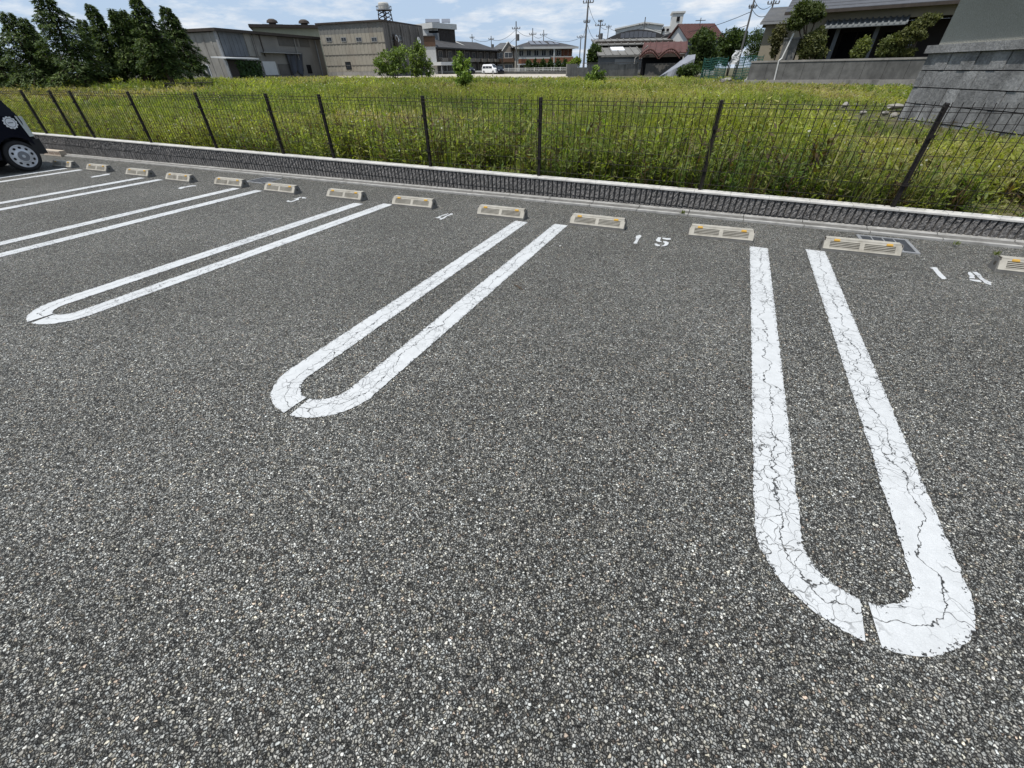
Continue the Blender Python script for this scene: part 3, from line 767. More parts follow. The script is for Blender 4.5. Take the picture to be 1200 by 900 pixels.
def disc(r0, off, m):
    q = [(ey+cos(2*pi*k/40)*r0, ez+sin(2*pi*k/40)*r0) for k in range(40)]
    em.prism([(width(z, y)+off, y, z) for y, z in q], [(width(z, y)-.002, y, z) for y, z in q], m)
disc(R_*.72, .0135, 1); disc(R_*.64, .015, 0)
for k in range(5):                     # the tiny worn lettering across its middle
    y = ey-.034+k*.0155
    em.box(width(ez, y)+.0152, width(ez, y)+.0165, y-.005, y+.005, ez-.008, ez+.008, 1)
em.build('emblem', [EMBLEM, EMBLEMT, EMBLEMT], root)
root.location = (-11.95-hw+.012, 4.385, 0)

def far_car(name, label, cat, paint, prof, L, W, belt, px, py, R, ang, group):
    r, _, _ = car_shell(name, label, cat, paint, L, W, prof, belt, group, clear=.2, wheel_r=.3, wy=(.7, L-.75), rim_holes=5)
    q = at_r(px, py, R); r.location = (q[0], q[1], terr(q[0], q[1])+.04); r.rotation_euler[2] = ang; r.scale = (.62, .62, .62); return r
VAN = [(0, .75), (-.06, 1.05), (-.22, 1.75), (-.45, 1.86), (-3.0, 1.88), (-3.75, 1.15), (-4.3, .98), (-4.4, .6)]
HATCH = [(0, .6), (-.06, .92), (-.35, 1.3), (-.7, 1.46), (-2.1, 1.48), (-2.8, 1.02), (-3.75, .86), (-3.85, .55)]
far_car('parked_van', 'small white van parked in front of the dark row houses', 'van', WHITECAR, VAN, 4.4, 1.72, 1.02, 567, 83, 80.6, radians(78), 'vehicles parked by the row houses')
far_car('parked_car', 'dark hatchback parked right of the small white van', 'car', CARPAINT, HATCH, 3.85, 1.66, .92, 583, 83, 80.6, radians(40), 'vehicles parked by the row houses')
far_car('parked_car', 'dark hatchback parked left of the small white van under the row houses', 'car', CARPAINT, HATCH, 3.85, 1.66, .92, 547, 83, 80.6, radians(50), 'vehicles parked by the row houses')

# ================================================================== buildings beyond the field
SIDING_B = plain('weathered_beige_siding', (.255, .235, .195), .8, .10, 1.2, dirt=(.16, .13, .10), dscale=.5)
SIDING_B2 = plain('grey_siding_band', (.15, .147, .135), .8, .12, 1.5, dirt=(.12, .10, .085), dscale=.5)
SIDING_D = plain('shaded_stained_siding', (.105, .10, .095), .85, .2, 1.2, dirt=(.045, .042, .04), dscale=.6)  # darker siding paints in the shade of the side wall, with stains on top
SIDING_G = plain('pale_green_siding', (.26, .265, .20), .8, .1, 1.5)
SHED_L = plain('mottled_cement_board', (.23, .222, .205), .9, .2, .9, dirt=(.12, .11, .10), dscale=.9)
SHED_W = plain('shed_grey_board', (.185, .178, .165), .9, .14, .7, dirt=(.12, .105, .09), dscale=.5)
SHED_P = plain('shed_blue_grey_metal', (.115, .125, .138), .7, .12, 1.4, dirt=(.09, .095, .10), dscale=.8)
SHED_D = plain('shed_dark_board', (.095, .09, .083), .9, .2, .9)
TRIM = plain('dark_brown_trim', (.045, .036, .030), .8, .2, 3)
WHITEP = plain('white_panel', (.46, .47, .475), .7, .06, 2)
TARP = plain('blue_grey_tarp', (.040, .046, .060), .6, .3, 1.2)
TARPW = plain('pale_tarp', (.19, .20, .225), .6, .12, 1.0)
ROOFG = plain('grey_roof', (.075, .077, .08), .75, .2, 1.0, dirt=(.12, .115, .105), dscale=.8)
ROOFD = plain('dark_slate_roof', (.045, .044, .045), .8, .2, 1.0)
ROOFL = plain('weathered_cement_roof', (.15, .147, .138), .9, .16, .9, dirt=(.12, .115, .105), dscale=.7)
ROOFR = plain('rusty_red_roof', (.078, .034, .029), .8, .22, 1.0, dirt=(.06, .035, .03), dscale=.9)
BRICKB = plain('orange_brown_brick', (.21, .088, .05), .85, .12, 4)
CREAM = plain('cream_wall', (.40, .385, .345), .8, .06, 1)
PALE = plain('pale_wall', (.46, .46, .445), .8, .06, 1)
TAUPE = plain('taupe_wall', (.20, .175, .15), .85, .1, 1)
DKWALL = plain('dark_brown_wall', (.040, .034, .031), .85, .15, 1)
BRNWALL = plain('brown_timber_wall', (.10, .060, .040), .85, .15, 2)
WIN, nt, b = mat('window_glass'); b.inputs['Base Color'].default_value = (.03, .035, .04, 1); b.inputs['Roughness'].default_value = .12; b.inputs['Specular IOR Level'].default_value = .6
SOLAR, nt, b = mat('solar_glass'); b.inputs['Base Color'].default_value = (.10, .105, .12, 1); b.inputs['Roughness'].default_value = .35
CONC = plain('concrete_wall', (.105, .104, .099), .9, .28, 2.2, dirt=(.040, .040, .040), dscale=.7)
CONCO = plain('old_concrete', (.22, .21, .195), .9, .2, 1.2, dirt=(.03, .03, .028), dscale=1.2)
STAIN = plain('blackened_concrete', (.15, .145, .135), .95, .25, 1.5, dirt=(.018, .018, .017), dscale=.8)
POLE = plain('grey_pole', (.10, .10, .10), .85, .1, 2)
CABLE = plain('black_cable', (.02, .02, .02), .8, .1, 2)

def Fr(A, B): return Frame(A, B)
def zpt(px, py, z): return on_z(px, py, z)
def window(F, rect, parent, frame_m=None, glass=None, name='window', t=.06, v=0.0):
    """rect in facade metres (u0,u1,w0,w1): a frame of four bars with the pane set back as its sub-part"""
    u0, u1, w0, w1 = rect; f = min(.08, (u1-u0)*.12, (w1-w0)*.12); mb = MB()
    mb.fbox(F, u0, u1, v-t, v+.01, w0, w0+f); mb.fbox(F, u0, u1, v-t, v+.01, w1-f, w1)
    mb.fbox(F, u0, u0+f, v-t, v+.01, w0+f, w1-f); mb.fbox(F, u1-f, u1, v-t, v+.01, w0+f, w1-f)
    um = (u0+u1)/2; mb.fbox(F, um-f*.4, um+f*.4, v-t*.7, v+.01, w0+f, w1-f)
    o = mb.build(name, frame_m or GALV, parent)
    g = MB(); g.fbox(F, u0+f*.5, u1-f*.5, v-t*.45, v-.004, w0+f*.5, w1-f*.5); g.build('pane', glass or WIN, o); return o
def pxrect(F, x0, y0, x1, y1, v=0.0):
    (u0, a), (u1, c) = F.uw(x0, (y0+y1)/2, v), F.uw(x1, (y0+y1)/2, v)
    w1 = F.uw((x0+x1)/2, y0, v)[1]; w0 = F.uw((x0+x1)/2, y1, v)[1]
    return (min(u0, u1), max(u0, u1), min(w0, w1), max(w0, w1))
def ribs(mb, F, u0, u1, w0, w1, pitch, d=.04, v=0.0, m=0, wd=.35):
    n = max(1, int(abs(u1-u0)/pitch))
    for k in range(n):
        a = u0+(u1-u0)*k/n; mb.fbox(F, a, a+pitch*wd, v-d, v, w0, w1, m)

# ---- grey shed on the left
zA = at_r(250, 33, 62)[2]
A = zpt(250, 33, zA); B = zpt(374, 44, zA); Lf = zpt(222, 34.5, zA); zb = terr(A[0], A[1])-.6
F = Fr(A, B); FL = Fr(Lf, A)
root = thing('factory_shed', 'long grey boarded shed with patched cladding, left of the beige factory', 'shed', (A[0], A[1], zb+.6))
mb = MB(); mb.prism([tuple(F.p(u, v, zb)) for u, v in ((0, .0), (F.L, 0), (F.L, 14), (0, 14))], [tuple(F.p(u, v, zA-.25)) for u, v in ((0, 0), (F.L, 0), (F.L, 14), (0, 14))]); mb.build('wall', SHED_W, root)
mb = MB(); dl = FL.L+2; mb.prism([tuple(FL.p(u, v, zb)) for u, v in ((-2, -.05), (FL.L-.02, -.05), (FL.L-.02, 3), (-2, 3))], [tuple(FL.p(u, v, zA-.3)) for u, v in ((-2, -.05), (FL.L-.02, -.05), (FL.L-.02, 3), (-2, 3))]); ribs(mb, FL, -2, FL.L, zb, zA-.3, .9, .03, -.05); mb.build('end_wall', SHED_L, root)
mb = MB(); mb.fbox(F, -.35, F.L+.3, -.45, 14.2, zA-.22, zA+.02); mb.build('roof', TRIM, root)
def patch(name, m, x0, y0, x1, y1, d=.05, rib=0, frame=F, parent=None, label=None):
    u0, u1, w0, w1 = pxrect(frame, x0, y0, x1, y1); mb = MB(); mb.fbox(frame, u0, u1, -d, -.003, w0, w1)
    if rib: ribs(mb, frame, u0, u1, w0+.01, w1-.01, rib, d*.7, -d, wd=.4)
    o = mb.build(name, m, parent or root)
    if label: o['label'] = label
    return o
patch('cladding_panel', SHED_P, 259, 37, 287, 66, rib=.5, label='corrugated blue-grey cladding panel')
patch('cladding_panel', SHED_L, 288, 38, 302, 66, rib=1.2, label='pale streaked cladding panel')
patch('cladding_panel', SHED_D, 326, 44, 348, 54, label='upper dark board panel'); patch('cladding_panel', SHED_D, 351, 46, 362, 55, label='small dark board panel')
patch('cladding_panel', SHED_D, 327, 75, 340, 88, label='brown board panel low on the wall')
patch('sliding_door', WHITEP, 309, 72, 324, 88, .08); patch('doorway', DARK, 360, 76, 365, 86)
for x0, x1 in ((289.5, 290.6), (297, 298.4), (306, 306.8)):
    patch('dark_strip', TRIM, x0, 38.5, x1, 66, .07)
for x in (299, 347, 371):
    u, w = F.uw(x, 60); mb = MB(); mb.tube([F.p(u, -.12, zb+.6), F.p(u, -.12, zA-.3)], .07, 6); mb.build('downpipe', SHED_L if x != 371 else GALV, root)
u0, w0 = F.uw(305, 61); u1, w1 = F.uw(349, 61); mb = MB(); mb.fbox(F, u0, u1, -.5, 0, w0-.06, w0+.02); mb.build('canopy', GALV, root)
mb = MB(); mb.fbox(F, -.12, .06, -.16, .1, zb, zA-.22); mb.build('corner_trim', GALV, root)
u, w = FL.uw(246, 84); window(FL, (u-1.0, u+.2, w-.5, w+.6), root, WHITEP, v=-.05)
# hanging tarpaulin
u0, u1, w0_, w1_ = pxrect(F, 337, 62, 356, 88); mb = MB(); n = 10; rows = []
for j in range(n+1):
    t = j/n; rows.append([mb.vert(F.p(u0+(u1-u0)*(i/12)*(1-.15*t), -.18-.10*sin(i*1.3+t*2)-.05*t, w1_-(w1_-w0_)*t*(.9+.1*sin(i*.9)))) for i in range(13)])
for j in range(n):
    for i in range(12): mb.face((rows[j][i], rows[j+1][i], rows[j+1][i+1], rows[j][i+1]))
mb.loc = tuple(F.p(u0, -.2, w0_)); tag(mb.build('tarpaulin', TARP), 'dark blue-grey tarpaulin hanging on the front of the grey shed', 'tarpaulin')
# ivy covered lean-to in front of it
u0, u1, w0_, w1_ = pxrect(F, 268, 69.5, 303, 92, -1.6); c = F.p(u0, -1.6, w0_)
lean = thing('lean_to_shed', 'low lean-to smothered in dark ivy with a pale sheet roof, against the grey shed', 'shed', c)
mb = MB(); mb.fbox(F, u0+1.2, u1, -1.6, -.3, w0_-.5, w1_-.1); mb.build('wall', DKWALL, lean)
mb = MB(); mb.hexa([F.p(u0-.2, -1.9, w1_), F.p(u1+.2, -1.9, w1_), F.p(u1+.2, -.05, w1_+.12), F.p(u0-.2, -.05, w1_+.12), F.p(u0-.2, -1.9, w1_+.1), F.p(u1+.2, -1.9, w1_+.1), F.p(u1+.2, -.05, w1_+.22), F.p(u0-.2, -.05, w1_+.22)]); mb.build('roof', WHITEP, lean)
IVY = (u0+1.2, u1, w0_, w1_, F, lean, c)
mb = MB(); mb.fbox(F, u0, u0+.12, -1.6, -1.48, w0_-.4, w1_); mb.build('post', GALV, lean)

# ---- beige factory
zF = at_r(447, 23.6, 66)[2]
C = zpt(447, 23.6, zF); Lp = zpt(371.6, 28, zF); Rp = zpt(494.5, 30.5, zF); zb = .2
F = Fr(Lp, C); FS = Fr(C, Rp)
streaks_f = F
root = thing('factory_building', 'two-storey beige metal-clad factory with rust streaks and a stained side coloured as in shade', 'factory', (C[0], C[1], terr(C[0], C[1])))
def block(F, u0, u1, v0, v1, w0, w1, m, name='wall', parent=None):
    mb = MB(); mb.fbox(F, u0, u1, v0, v1, w0, w1); return mb.build(name, m, parent or root)
bot = terr(C[0], C[1]); hgt = zF-bot
mb = MB(); mb.fbox(F, 0, F.L-.03, 0, FS.L, zb, bot+hgt*.80); ribs(mb, F, .0, F.L, bot+.6, bot+hgt*.80-.01, .55, .025, wd=.3)
for t in (.22, .42, .62): mb.fbox(F, 0, F.L, -.045, -.0, bot+hgt*t, bot+hgt*t+.05, 1)
mb.build('front_wall', [SIDING_B, SHED_D], root)
mb = MB(); mb.fbox(F, 0, F.L-.03, .002, FS.L, bot+hgt*.80+.002, zF-.1); ribs(mb, F, 0, F.L, bot+hgt*.80+.01, zF-.1, .55, .025, .002, wd=.3); mb.build('upper_wall', SIDING_B2, root)
mb = MB(); mb.fbox(FS, 0.01, FS.L, -.03, 1.0, zb, zF-.1); ribs(mb, FS, 0, FS.L, bot+.5, zF-.12, .6, .03, -.03, wd=.3)
for t in (.12, .40, .62, .86): mb.fbox(FS, FS.L*t, FS.L*t+.18, -.2, -.03, bot, zF-.15)
mb.build('side_wall', SIDING_D, root)
mb = MB(); mb.fbox(F, -.2, F.L+.15, -.2, FS.L+.2, zF-.1, zF+.06); mb.build('roof', TRIM, root)
block(F, 0, F.L-.03, -.08, -.03, zb, bot+.55, CONCO, 'plinth')
for x0, x1 in ((382.5, 389), (400, 406), (417.5, 424), (435.5, 442)): window(F, pxrect(F, x0, 43.6, x1, 48.8), root)
window(F, pxrect(F, 405.5, 72.5, 411.5, 81.5), root, DARK)
for x0 in (457, 467): window(FS, pxrect(FS, x0, 42, x0+5, 47.5), root, v=-.03)
# corrugated stack, vents and a satellite dish on the side wall
u, w = FS.uw(462, 52); mb = MB(); mb.tube([FS.p(u, -.35, w-1.2), FS.p(u, -.35, w+.6), FS.p(u, -.05, w+.8)], .28, 8); mb.build('exhaust_duct', TRIM, root)
for x_, y_ in ((461.5, 45.5), (487.5, 47.5)):
    u, w = FS.uw(x_, y_); mb = MB(); mb.lathe(FS.p(u, -.4, w), -FS.n+np.array([0, 0, .3]), [(0, -.05), (.28, 0), (.36, .10), (.34, .11), (.2, .04), (0, .0)], 14); mb.tube([FS.p(u, 0, w-.1), FS.p(u, -.42, w-.02)], .04, 5); mb.build('satellite_dish', WHITEP, root)
# water tank tower on the roof
tw = at_r(452, 24, 70); s = at_r(450.5, 2.5, 70)[2]
t0 = zF+.05
tank = thing('water_tank', 'round rooftop water tank on a lattice tower above the beige factory', 'water tank', (tw[0], tw[1], t0))
hd = s-t0
mb = MB()
for sx in (-1, 1):
    for sy in (-1, 1): mb.tube([(tw[0]+sx*.62, tw[1]+sy*.62, t0), (tw[0]+sx*.52, tw[1]+sy*.52, t0+hd*.58)], .06, 5)
for k in range(3):
    z0 = t0+hd*.58*k/3; z1 = t0+hd*.58*(k+1)/3
    for sx in (-1, 1):
        mb.tube([(tw[0]+sx*.6, tw[1]-.6, z0), (tw[0]+sx*.55, tw[1]+.55, z1)], .04, 4); mb.tube([(tw[0]-.6, tw[1]+sx*.6, z0), (tw[0]+.55, tw[1]+sx*.55, z1)], .04, 4)
        mb.tube([(tw[0]+.6, tw[1]+sx*.6, z0), (tw[0]-.55, tw[1]+sx*.55, z1)], .04, 4)
mb.build('tower_frame', TRIM, tank)
mb = MB(); mb.lathe((tw[0], tw[1], t0+hd*.60), (0, 0, 1), [(0, 0), (.95, 0), (.95, .1), (0, .1)], 20)
for k in range(14):
    a = 2*pi*k/14; mb.tube([(tw[0]+0.92*cos(a), tw[1]+0.92*sin(a), t0+hd*.6), (tw[0]+0.92*cos(a), tw[1]+0.92*sin(a), t0+hd*.78)], .03, 4)
mb.lathe((tw[0], tw[1], t0+hd*.78), (0, 0, 1), [(.90, 0), (.95, 0), (.95, .05), (.90, .05)], 20); mb.build('walkway', GALV, tank)
mb = MB(); mb.lathe((tw[0], tw[1], t0+hd*.62), (0, 0, 1), [(0, 0), (.64, 0), (.64, hd*.30), (.55, hd*.36), (0, hd*.38)], 24); mb.build('tank', plain('tank_grey', (.40, .39, .36), .7, .1, 3), tank)

# ---- green gabled hall behind shed and factory
A = at_r(296, 33.5, 86); B = at_r(372, 29, 86); F = Fr(A, B); zg = at_r(345, 33, 86)[2]
root = thing('factory_hall', 'pale green hall with two roof ventilators, seen over the grey shed', 'factory', (A[0], A[1], terr(A[0], A[1])))
mb = MB(); mb.fbox(F, 0, F.L+4, 0, 18, .2, zg); ribs(mb, F, 4, F.L+4, zg-3, zg-.02, .6, .04, wd=.3); mb.build('wall', SIDING_G, root)
mb = MB(); mb.fbox(F, -.4, F.L+4, -.5, 18.4, zg, zg+.35); mb.build('roof', TRIM, root)
for x in (320, 357):
    u, w = F.uw(x, 30, 2); mb = MB(); c = F.p(u, 2, zg+.34); mb.lathe(c, (0, 0, 1), [(0, 0), (.5, 0), (.5, .3), (.8, .34), (.7, .6), (.35, .78), (0, .8)], 14); mb.fbox(F, u-1.4, u+1.4, 1.4, 2.6, zg+.345, zg+.5); mb.build('ventilator', TRIM, root)

# ---- modern white and dark house with rooftop panels
R = 92; A = at_r(495, 30, R); B = at_r(513, 33.5, R-.6); zt = B[2]; Cn = at_r(532.5, 33, R+2)
F = Fr(A, B); FS = Fr(B, Cn); zb = .3
root = thing('modern_house', 'tall white and black house with solar panels on its flat roof, behind the row houses', 'house', (B[0], B[1], terr(B[0], B[1])))
block(F, -3, F.L, 0, 8, zb, zt, PALE, 'white_wall'); mb = MB(); mb.fbox(FS, .02, FS.L, -.05, 6, zb, zt-.02); ribs(mb, FS, 0, FS.L, zb+2, zt-.4, .35, .04, -.05, wd=.3); mb.build('dark_wall', DKWALL, root)
mb = MB(); mb.fbox(FS, -1.5, FS.L+.2, -.4, 6.4, zt, zt+.7); mb.build('roof_fascia', PALE, root)
u0, u1, w0, w1 = pxrect(F, 503, 36, 513, 46); mb = MB(); mb.fbox(F, u0, F.L+.06, -.06, .4, w0, w1); mb.build('balcony_recess', DARK, root); mb = MB(); mb.fbox(F, u0-.1, F.L+.3, -.9, -.8, w0-.2, w0+.75); mb.fbox(F, u0-.1, F.L+.3, -.8, -.02, w0-.3, w0-.18); mb.build('balcony', SHED_P, root)
for k, (x0, x1) in enumerate(((499, 516), (518, 528))):
    a = at_r(x0, 31, R+1); c = at_r(x1, 31, R+1); G = Fr(a, c); mb = MB()
    mb.hexa([G.p(0, 0, zt+.85), G.p(G.L, 0, zt+.85), G.p(G.L, 3, zt+1.5), G.p(0, 3, zt+1.5), G.p(0, 0, zt+.93), G.p(G.L, 0, zt+.93), G.p(G.L, 3, zt+1.58), G.p(0, 3, zt+1.58)])
    for u in (.2, G.L-.2): mb.tube([G.p(u, 2.8, zt+.7), G.p(u, 2.8, zt+1.46)], .04, 4)
    mb.build('solar_panel', SOLAR, root)

# ---- brown over white block next to the factory
A = at_r(495, 42, 80); B = at_r(509, 43, 80); zt = at_r(501, 42.5, 79)[2]; zm = at_r(500, 54, 79)[2]; F = Fr(A, B)
root = thing('annex_house', 'narrow house with brown timber above a pale blank wall, right beside the factory', 'house', (A[0], A[1], terr(A[0], A[1])))
block(F, -.5, F.L, 0, 5, .3, zm, PALE, 'lower_wall'); block(F, -.5, F.L+.05, -.08, 5, zm+.003, zt, BRNWALL, 'upper_wall'); block(F, -.6, F.L+.1, -.2, 5.1, zt+.002, zt+.12, TRIM, 'roof'); window(F, pxrect(F, 502, 70, 505, 76), root)

# ---- row houses with dark roofs
def row_house(x0, x1, xe, ye, yr, xr0, xr1, R0, R1, wallm, label, group=None, nwin=4, roof_m=None, balcony=True, chim=False):
    zt = at_r(x0, ye, R0)[2]; A = at_r(x0, ye, R0); B = zpt(x1, xe, zt); F = Fr(A, B)
    if F.L > 60: B = at_r(x1, xe, R1); F = Fr(A, B)
    base = terr(A[0], A[1]); root = thing('row_house', label, 'house', (A[0], A[1], base), group)
    dep = 8.0
    mb = MB(); mb.fbox(F, 0, F.L, 0, dep, base-.5, zt); mb.build('wall', wallm, root)
    zr = zt+max(1.3, (at_r(xr0, yr, R0+4)[2]-zt)); o = .5
    mb = MB(); P = [F.p(-o, -o, zt), F.p(F.L+o, -o, zt), F.p(F.L+o, dep+o, zt), F.p(-o, dep+o, zt)]
    r0, r1 = F.p(.4, dep*.5, zr), F.p(F.L-1.2, dep*.5, zr)
    i = [mb.vert(p) for p in P]; a, c = mb.vert(r0), mb.vert(r1)
    j = [mb.vert(p-np.array([0, 0, .18])) for p in P]
    for f in ((i[0], i[1], c, a), (i[1], i[2], c), (i[2], i[3], a, c), (i[3], i[0], a)): mb.face(f)
    for k in range(4): mb.face((j[k], j[(k+1) % 4], i[(k+1) % 4], i[k]))
    mb.face(j[::-1]); mb.build('roof', roof_m or ROOFD, root)
    mb = MB(); mb.tube([P[0], r0], .09, 5); mb.build('ridge_trim', PALE, root)
    h = zt-base
    for k in range(nwin):
        u = F.L*(k+.22)/nwin; wd = F.L/nwin*.42
        window(F, (u, u+wd, base+h*.60, base+h*.88), root, TAUPE); window(F, (u, u+wd, base+h*.10, base+h*.38), root, TAUPE)
        if balcony: mb = MB(); mb.fbox(F, u-.25, u+wd+.25, -.9, -.02, base+h*.46, base+h*.60); mb.build('balcony', TAUPE, root)
        mb = MB(); mb.tube([F.p(u-.5, -.06, base), F.p(u-.5, -.06, zt-.2)], .06, 5); mb.build('downpipe', TAUPE, root)
    return F, root, zt, base
row_house(510, 553, 57.5, 55, 46.5, 518, 540, 84, 96, DKWALL, 'dark row house with pale ridge trim, nearest to the beige factory', 'dark row houses beyond the gravel strip')
row_house(551, 582, 59, 57.5, 51, 555, 572, 96, 108, DKWALL, 'dark row house farther along, behind the small white van', 'dark row houses beyond the gravel strip')
# carport
A = at_r(517, 74, 78); B = at_r(536, 74, 80); F = Fr(A, B); z = A[2]
root = thing('carport', 'small white carport in front of the first dark row house', 'carport', (A[0], A[1], terr(A[0], A[1]))); mb = MB(); mb.fbox(F, 0, F.L, 0, 2.6, z-.25, z+.15); mb.build('roof', WHITEP, root)
for u in (.1, F.L-.2):
    for v in (.1, 2.4): mb = MB(); mb.fbox(F, u, u+.1, v, v+.1, .3, z-.25); mb.build('post', GALV, root)
# ---- gabled taupe house
R = 104; A = at_r(578, 58, R); B = at_r(606, 58, R); F = Fr(A, B); zt = A[2]; base = terr(A[0], A[1])
root = thing('gabled_house', 'taupe house with hipped grey roof and small front gable, left of the brick-banded apartment', 'house', (A[0], A[1], base))
block(F, 0, F.L, 0, 9, base-.5, zt, TAUPE); zr = at_r(590, 50, R+4)[2]
mb = MB(); P = [F.p(-.5, -.5, zt), F.p(F.L+.5, -.5, zt), F.p(F.L+.5, 9.5, zt), F.p(-.5, 9.5, zt)]; i = [mb.vert(p) for p in P]; a = mb.vert(F.p(F.L*.3, 4.5, zr)); c = mb.vert(F.p(F.L*.55, 4.5, zr))
for f in ((i[0], i[1], c, a), (i[1], i[2], c), (i[2], i[3], a, c), (i[3], i[0], a), (i[3], i[2], i[1], i[0])): mb.face(f)
mb.build('roof', ROOFG, root)
mb = MB(); mb.tube([P[1], F.p(F.L*.55, 4.5, zr)], .10, 5); mb.build('ridge_trim', PALE, root)
u0, u1, w0, w1 = pxrect(F, 590, 57, 602, 84, -1.2); mb = MB()
G = [F.p(u0, -1.2, base-.4), F.p(u1, -1.2, base-.4), F.p(u1, -.02, base-.4), F.p(u0, -.02, base-.4)]; um = (u0+u1)/2
mb.prism(G, [F.p(u0, -1.2, zt-.2), F.p(u1, -1.2, zt-.2), F.p(u1, -.02, zt-.2), F.p(u0, -.02, zt-.2)]); mb.prism([F.p(u0, -1.2, zt-.199), F.p(u1, -1.2, zt-.199), F.p(um, -1.2, zt+1.0)], [F.p(u0, -.02, zt-.199), F.p(u1, -.02, zt-.199), F.p(um, -.02, zt+1.0)]); mb.build('gable_bay', TAUPE, root)
for a, c in (((u0-.25, zt-.3), (um, zt+1.1)), ((um, zt+1.1), (u1+.25, zt-.3))): mb = MB(); mb.tube([F.p(a[0], -1.25, a[1]), F.p(c[0], -1.25, c[1])], .10, 5); mb.build('gable_trim', PALE, root)
h = zt-base
for lo, hi in ((.60, .86), (.08, .34)): window(F, (um-.8, um+.8, base+h*lo, base+h*hi), root, PALE, v=-1.2); window(F, (.5, 1.9, base+h*lo, base+h*hi), root, PALE)
mb = MB(); mb.fbox(F, u0-.1, u1+.1, -1.9, -1.21, base+h*.42, base+h*.58); mb.build('balcony', BRNWALL, root); mb = MB(); mb.fbox(F, .2, u0-.4, -.8, -.01, base+h*.42, base+h*.58); mb.build('balcony', BRNWALL, root)

# ---- brick banded apartment
R = 100; A = at_r(606, 55.5, R); zt = A[2]; B = zpt(671, 55, zt); F = Fr(A, B)
if F.L > 40: B = at_r(671, 55, R+3); F = Fr(A, B)
base = terr(A[0], A[1]); root = thing('apartment_building', 'two-storey apartment house with orange-brown brick balconies and solar panels on a hipped roof', 'apartment house', (A[0], A[1], base))
block(F, 0, F.L, 0, 9, base-.5, zt, CREAM); h = zt-base; zr = at_r(645, 47, R+4)[2]
mb = MB(); P = [F.p(-.7, -1.5, zt), F.p(F.L+.7, -1.5, zt), F.p(F.L+.7, 9.6, zt), F.p(-.7, 9.6, zt)]; i = [mb.vert(p) for p in P]; a = mb.vert(F.p(F.L*.36, 4.3, zr)); c = mb.vert(F.p(F.L*.70, 4.3, zr))
for f in ((i[0], i[1], c, a), (i[1], i[2], c), (i[2], i[3], a, c), (i[3], i[0], a)): mb.face(f)
j = [mb.vert(p-np.array([0, 0, .25])) for p in P]; mb.face(j[::-1]); mb.build('roof', ROOFD, root)
mb = MB(); mb.fbox(F, -.72, F.L+.72, -1.52, -1.44, zt-.3, zt+.02); mb.build('eave_trim', PALE, root)
def onslope(u, t): return F.p(u, -1.5+5.8*t, zt+(zr-zt)*t)
nrm = np.array([0, 0, .09])
for k, (a, c) in enumerate(((.24, .34), (.345, .445), (.45, .55), (.58, .68), (.685, .76))):
    mb = MB(); q = [onslope(F.L*a+.3*0, .25), onslope(F.L*c, .25), onslope(F.L*(c-.01), .85 if k < 3 else .72), onslope(F.L*(a+.03), .85 if k < 3 else .72)]
    mb.prism([p+nrm*.6 for p in q], [p+nrm*1.6 for p in q]); mb.build('solar_panel', SOLAR, root)
for a, c, lo, hi, m, nm, dv in ((0, .56, .34, .53, BRICKB, 'brick_band', -1.3), (.585, .985, .34, .58, BRICKB, 'brick_band', -1.35), (0, .56, .532, .60, PALE, 'balcony_rail', -1.3), (.585, .985, .582, .615, PALE, 'balcony_rail', -1.35), (0, .985, .29, .338, PALE, 'balcony_slab', -1.32)):
    mb = MB(); mb.fbox(F, F.L*a, F.L*c, dv, -.01 if nm == 'balcony_slab' else dv+.15, base+h*lo, base+h*hi); mb.build(nm, m, root)
for k in range(7):
    u = F.L*(.03+.135*k); window(F, (u, u+F.L*.085, base+h*.64, base+h*.90), root, PALE); 
    if k in (0, 2, 3, 5, 6): window(F, (u+.2, u+F.L*.09, base+h*.06, base+h*.27), root, PALE)
for a in (.004, .145, .355, .63, .985): mb = MB(); mb.fbox(F, F.L*a-.11, F.L*a+.11, -1.42, -1.2, base, base+h*.29 if a != .63 else zt-.3); mb.build('column', PALE, root)
block(F, .8*F.L, F.L*.985, -.06, -.004, base+h*.6, base+h*.93, BRICKB, 'brick_panel')
APT = (F, base, h)
# white picket railing and low wall in front of it, shrubs come later
A = at_r(584, 84.5, 80); B = at_r(668, 84.5, 80); F2 = Fr(A, B); z = terr(A[0], A[1]); A0 = F2.uw(440, 84)[0] if False else -13
root = thing('low_wall', 'long low dark concrete wall running behind the pale gravel strip', 'wall', (A[0], A[1], z)); zl = at_r(620, 83.5, 80)[2]
mb = MB(); mb.fbox(F2, -17, F2.L, 0, .25, z-.8, zl-.05); mb.build('wall', CONC, root); mb = MB(); mb.fbox(F2, -17, F2.L, -.03, .28, zl-.047, zl+.02); mb.build('coping', CONCO, root)
root = thing('railing', 'white metal railing on the low wall in front of the brick-banded apartment', 'railing', (A[0], A[1], zl)); zr_ = at_r(640, 79.2, 80)[2]
mb = MB()
for k in range(46): u = F2.L*.02+F2.L*.96*k/45; mb.fbox(F2, u, u+.035, .10, .13, zl+.02, zr_-.05)
mb.build('pickets', PALE, root)
for k in range(9): u = F2.L*.02+F2.L*.96*k/8; mb = MB(); mb.fbox(F2, u, u+.09, .07, .16, zl+.02, zr_+.05); mb.build('post', PALE, root)
for w in (zl+.15, zr_-.06): mb = MB(); mb.fbox(F2, 0, F2.L, .095, .135, w, w+.06); mb.build('rail', PALE, root)
mb = MB(); u0 = -1.5; mb.fbox(F2, -13, -1, .3, .42, zl-.2, zl+.18); mb.loc = tuple(F2.p(-13, .3, zl)); tag(mb.build('white_kerb_wall', PALE), 'low white kerb wall beside the parked white van', 'wall')

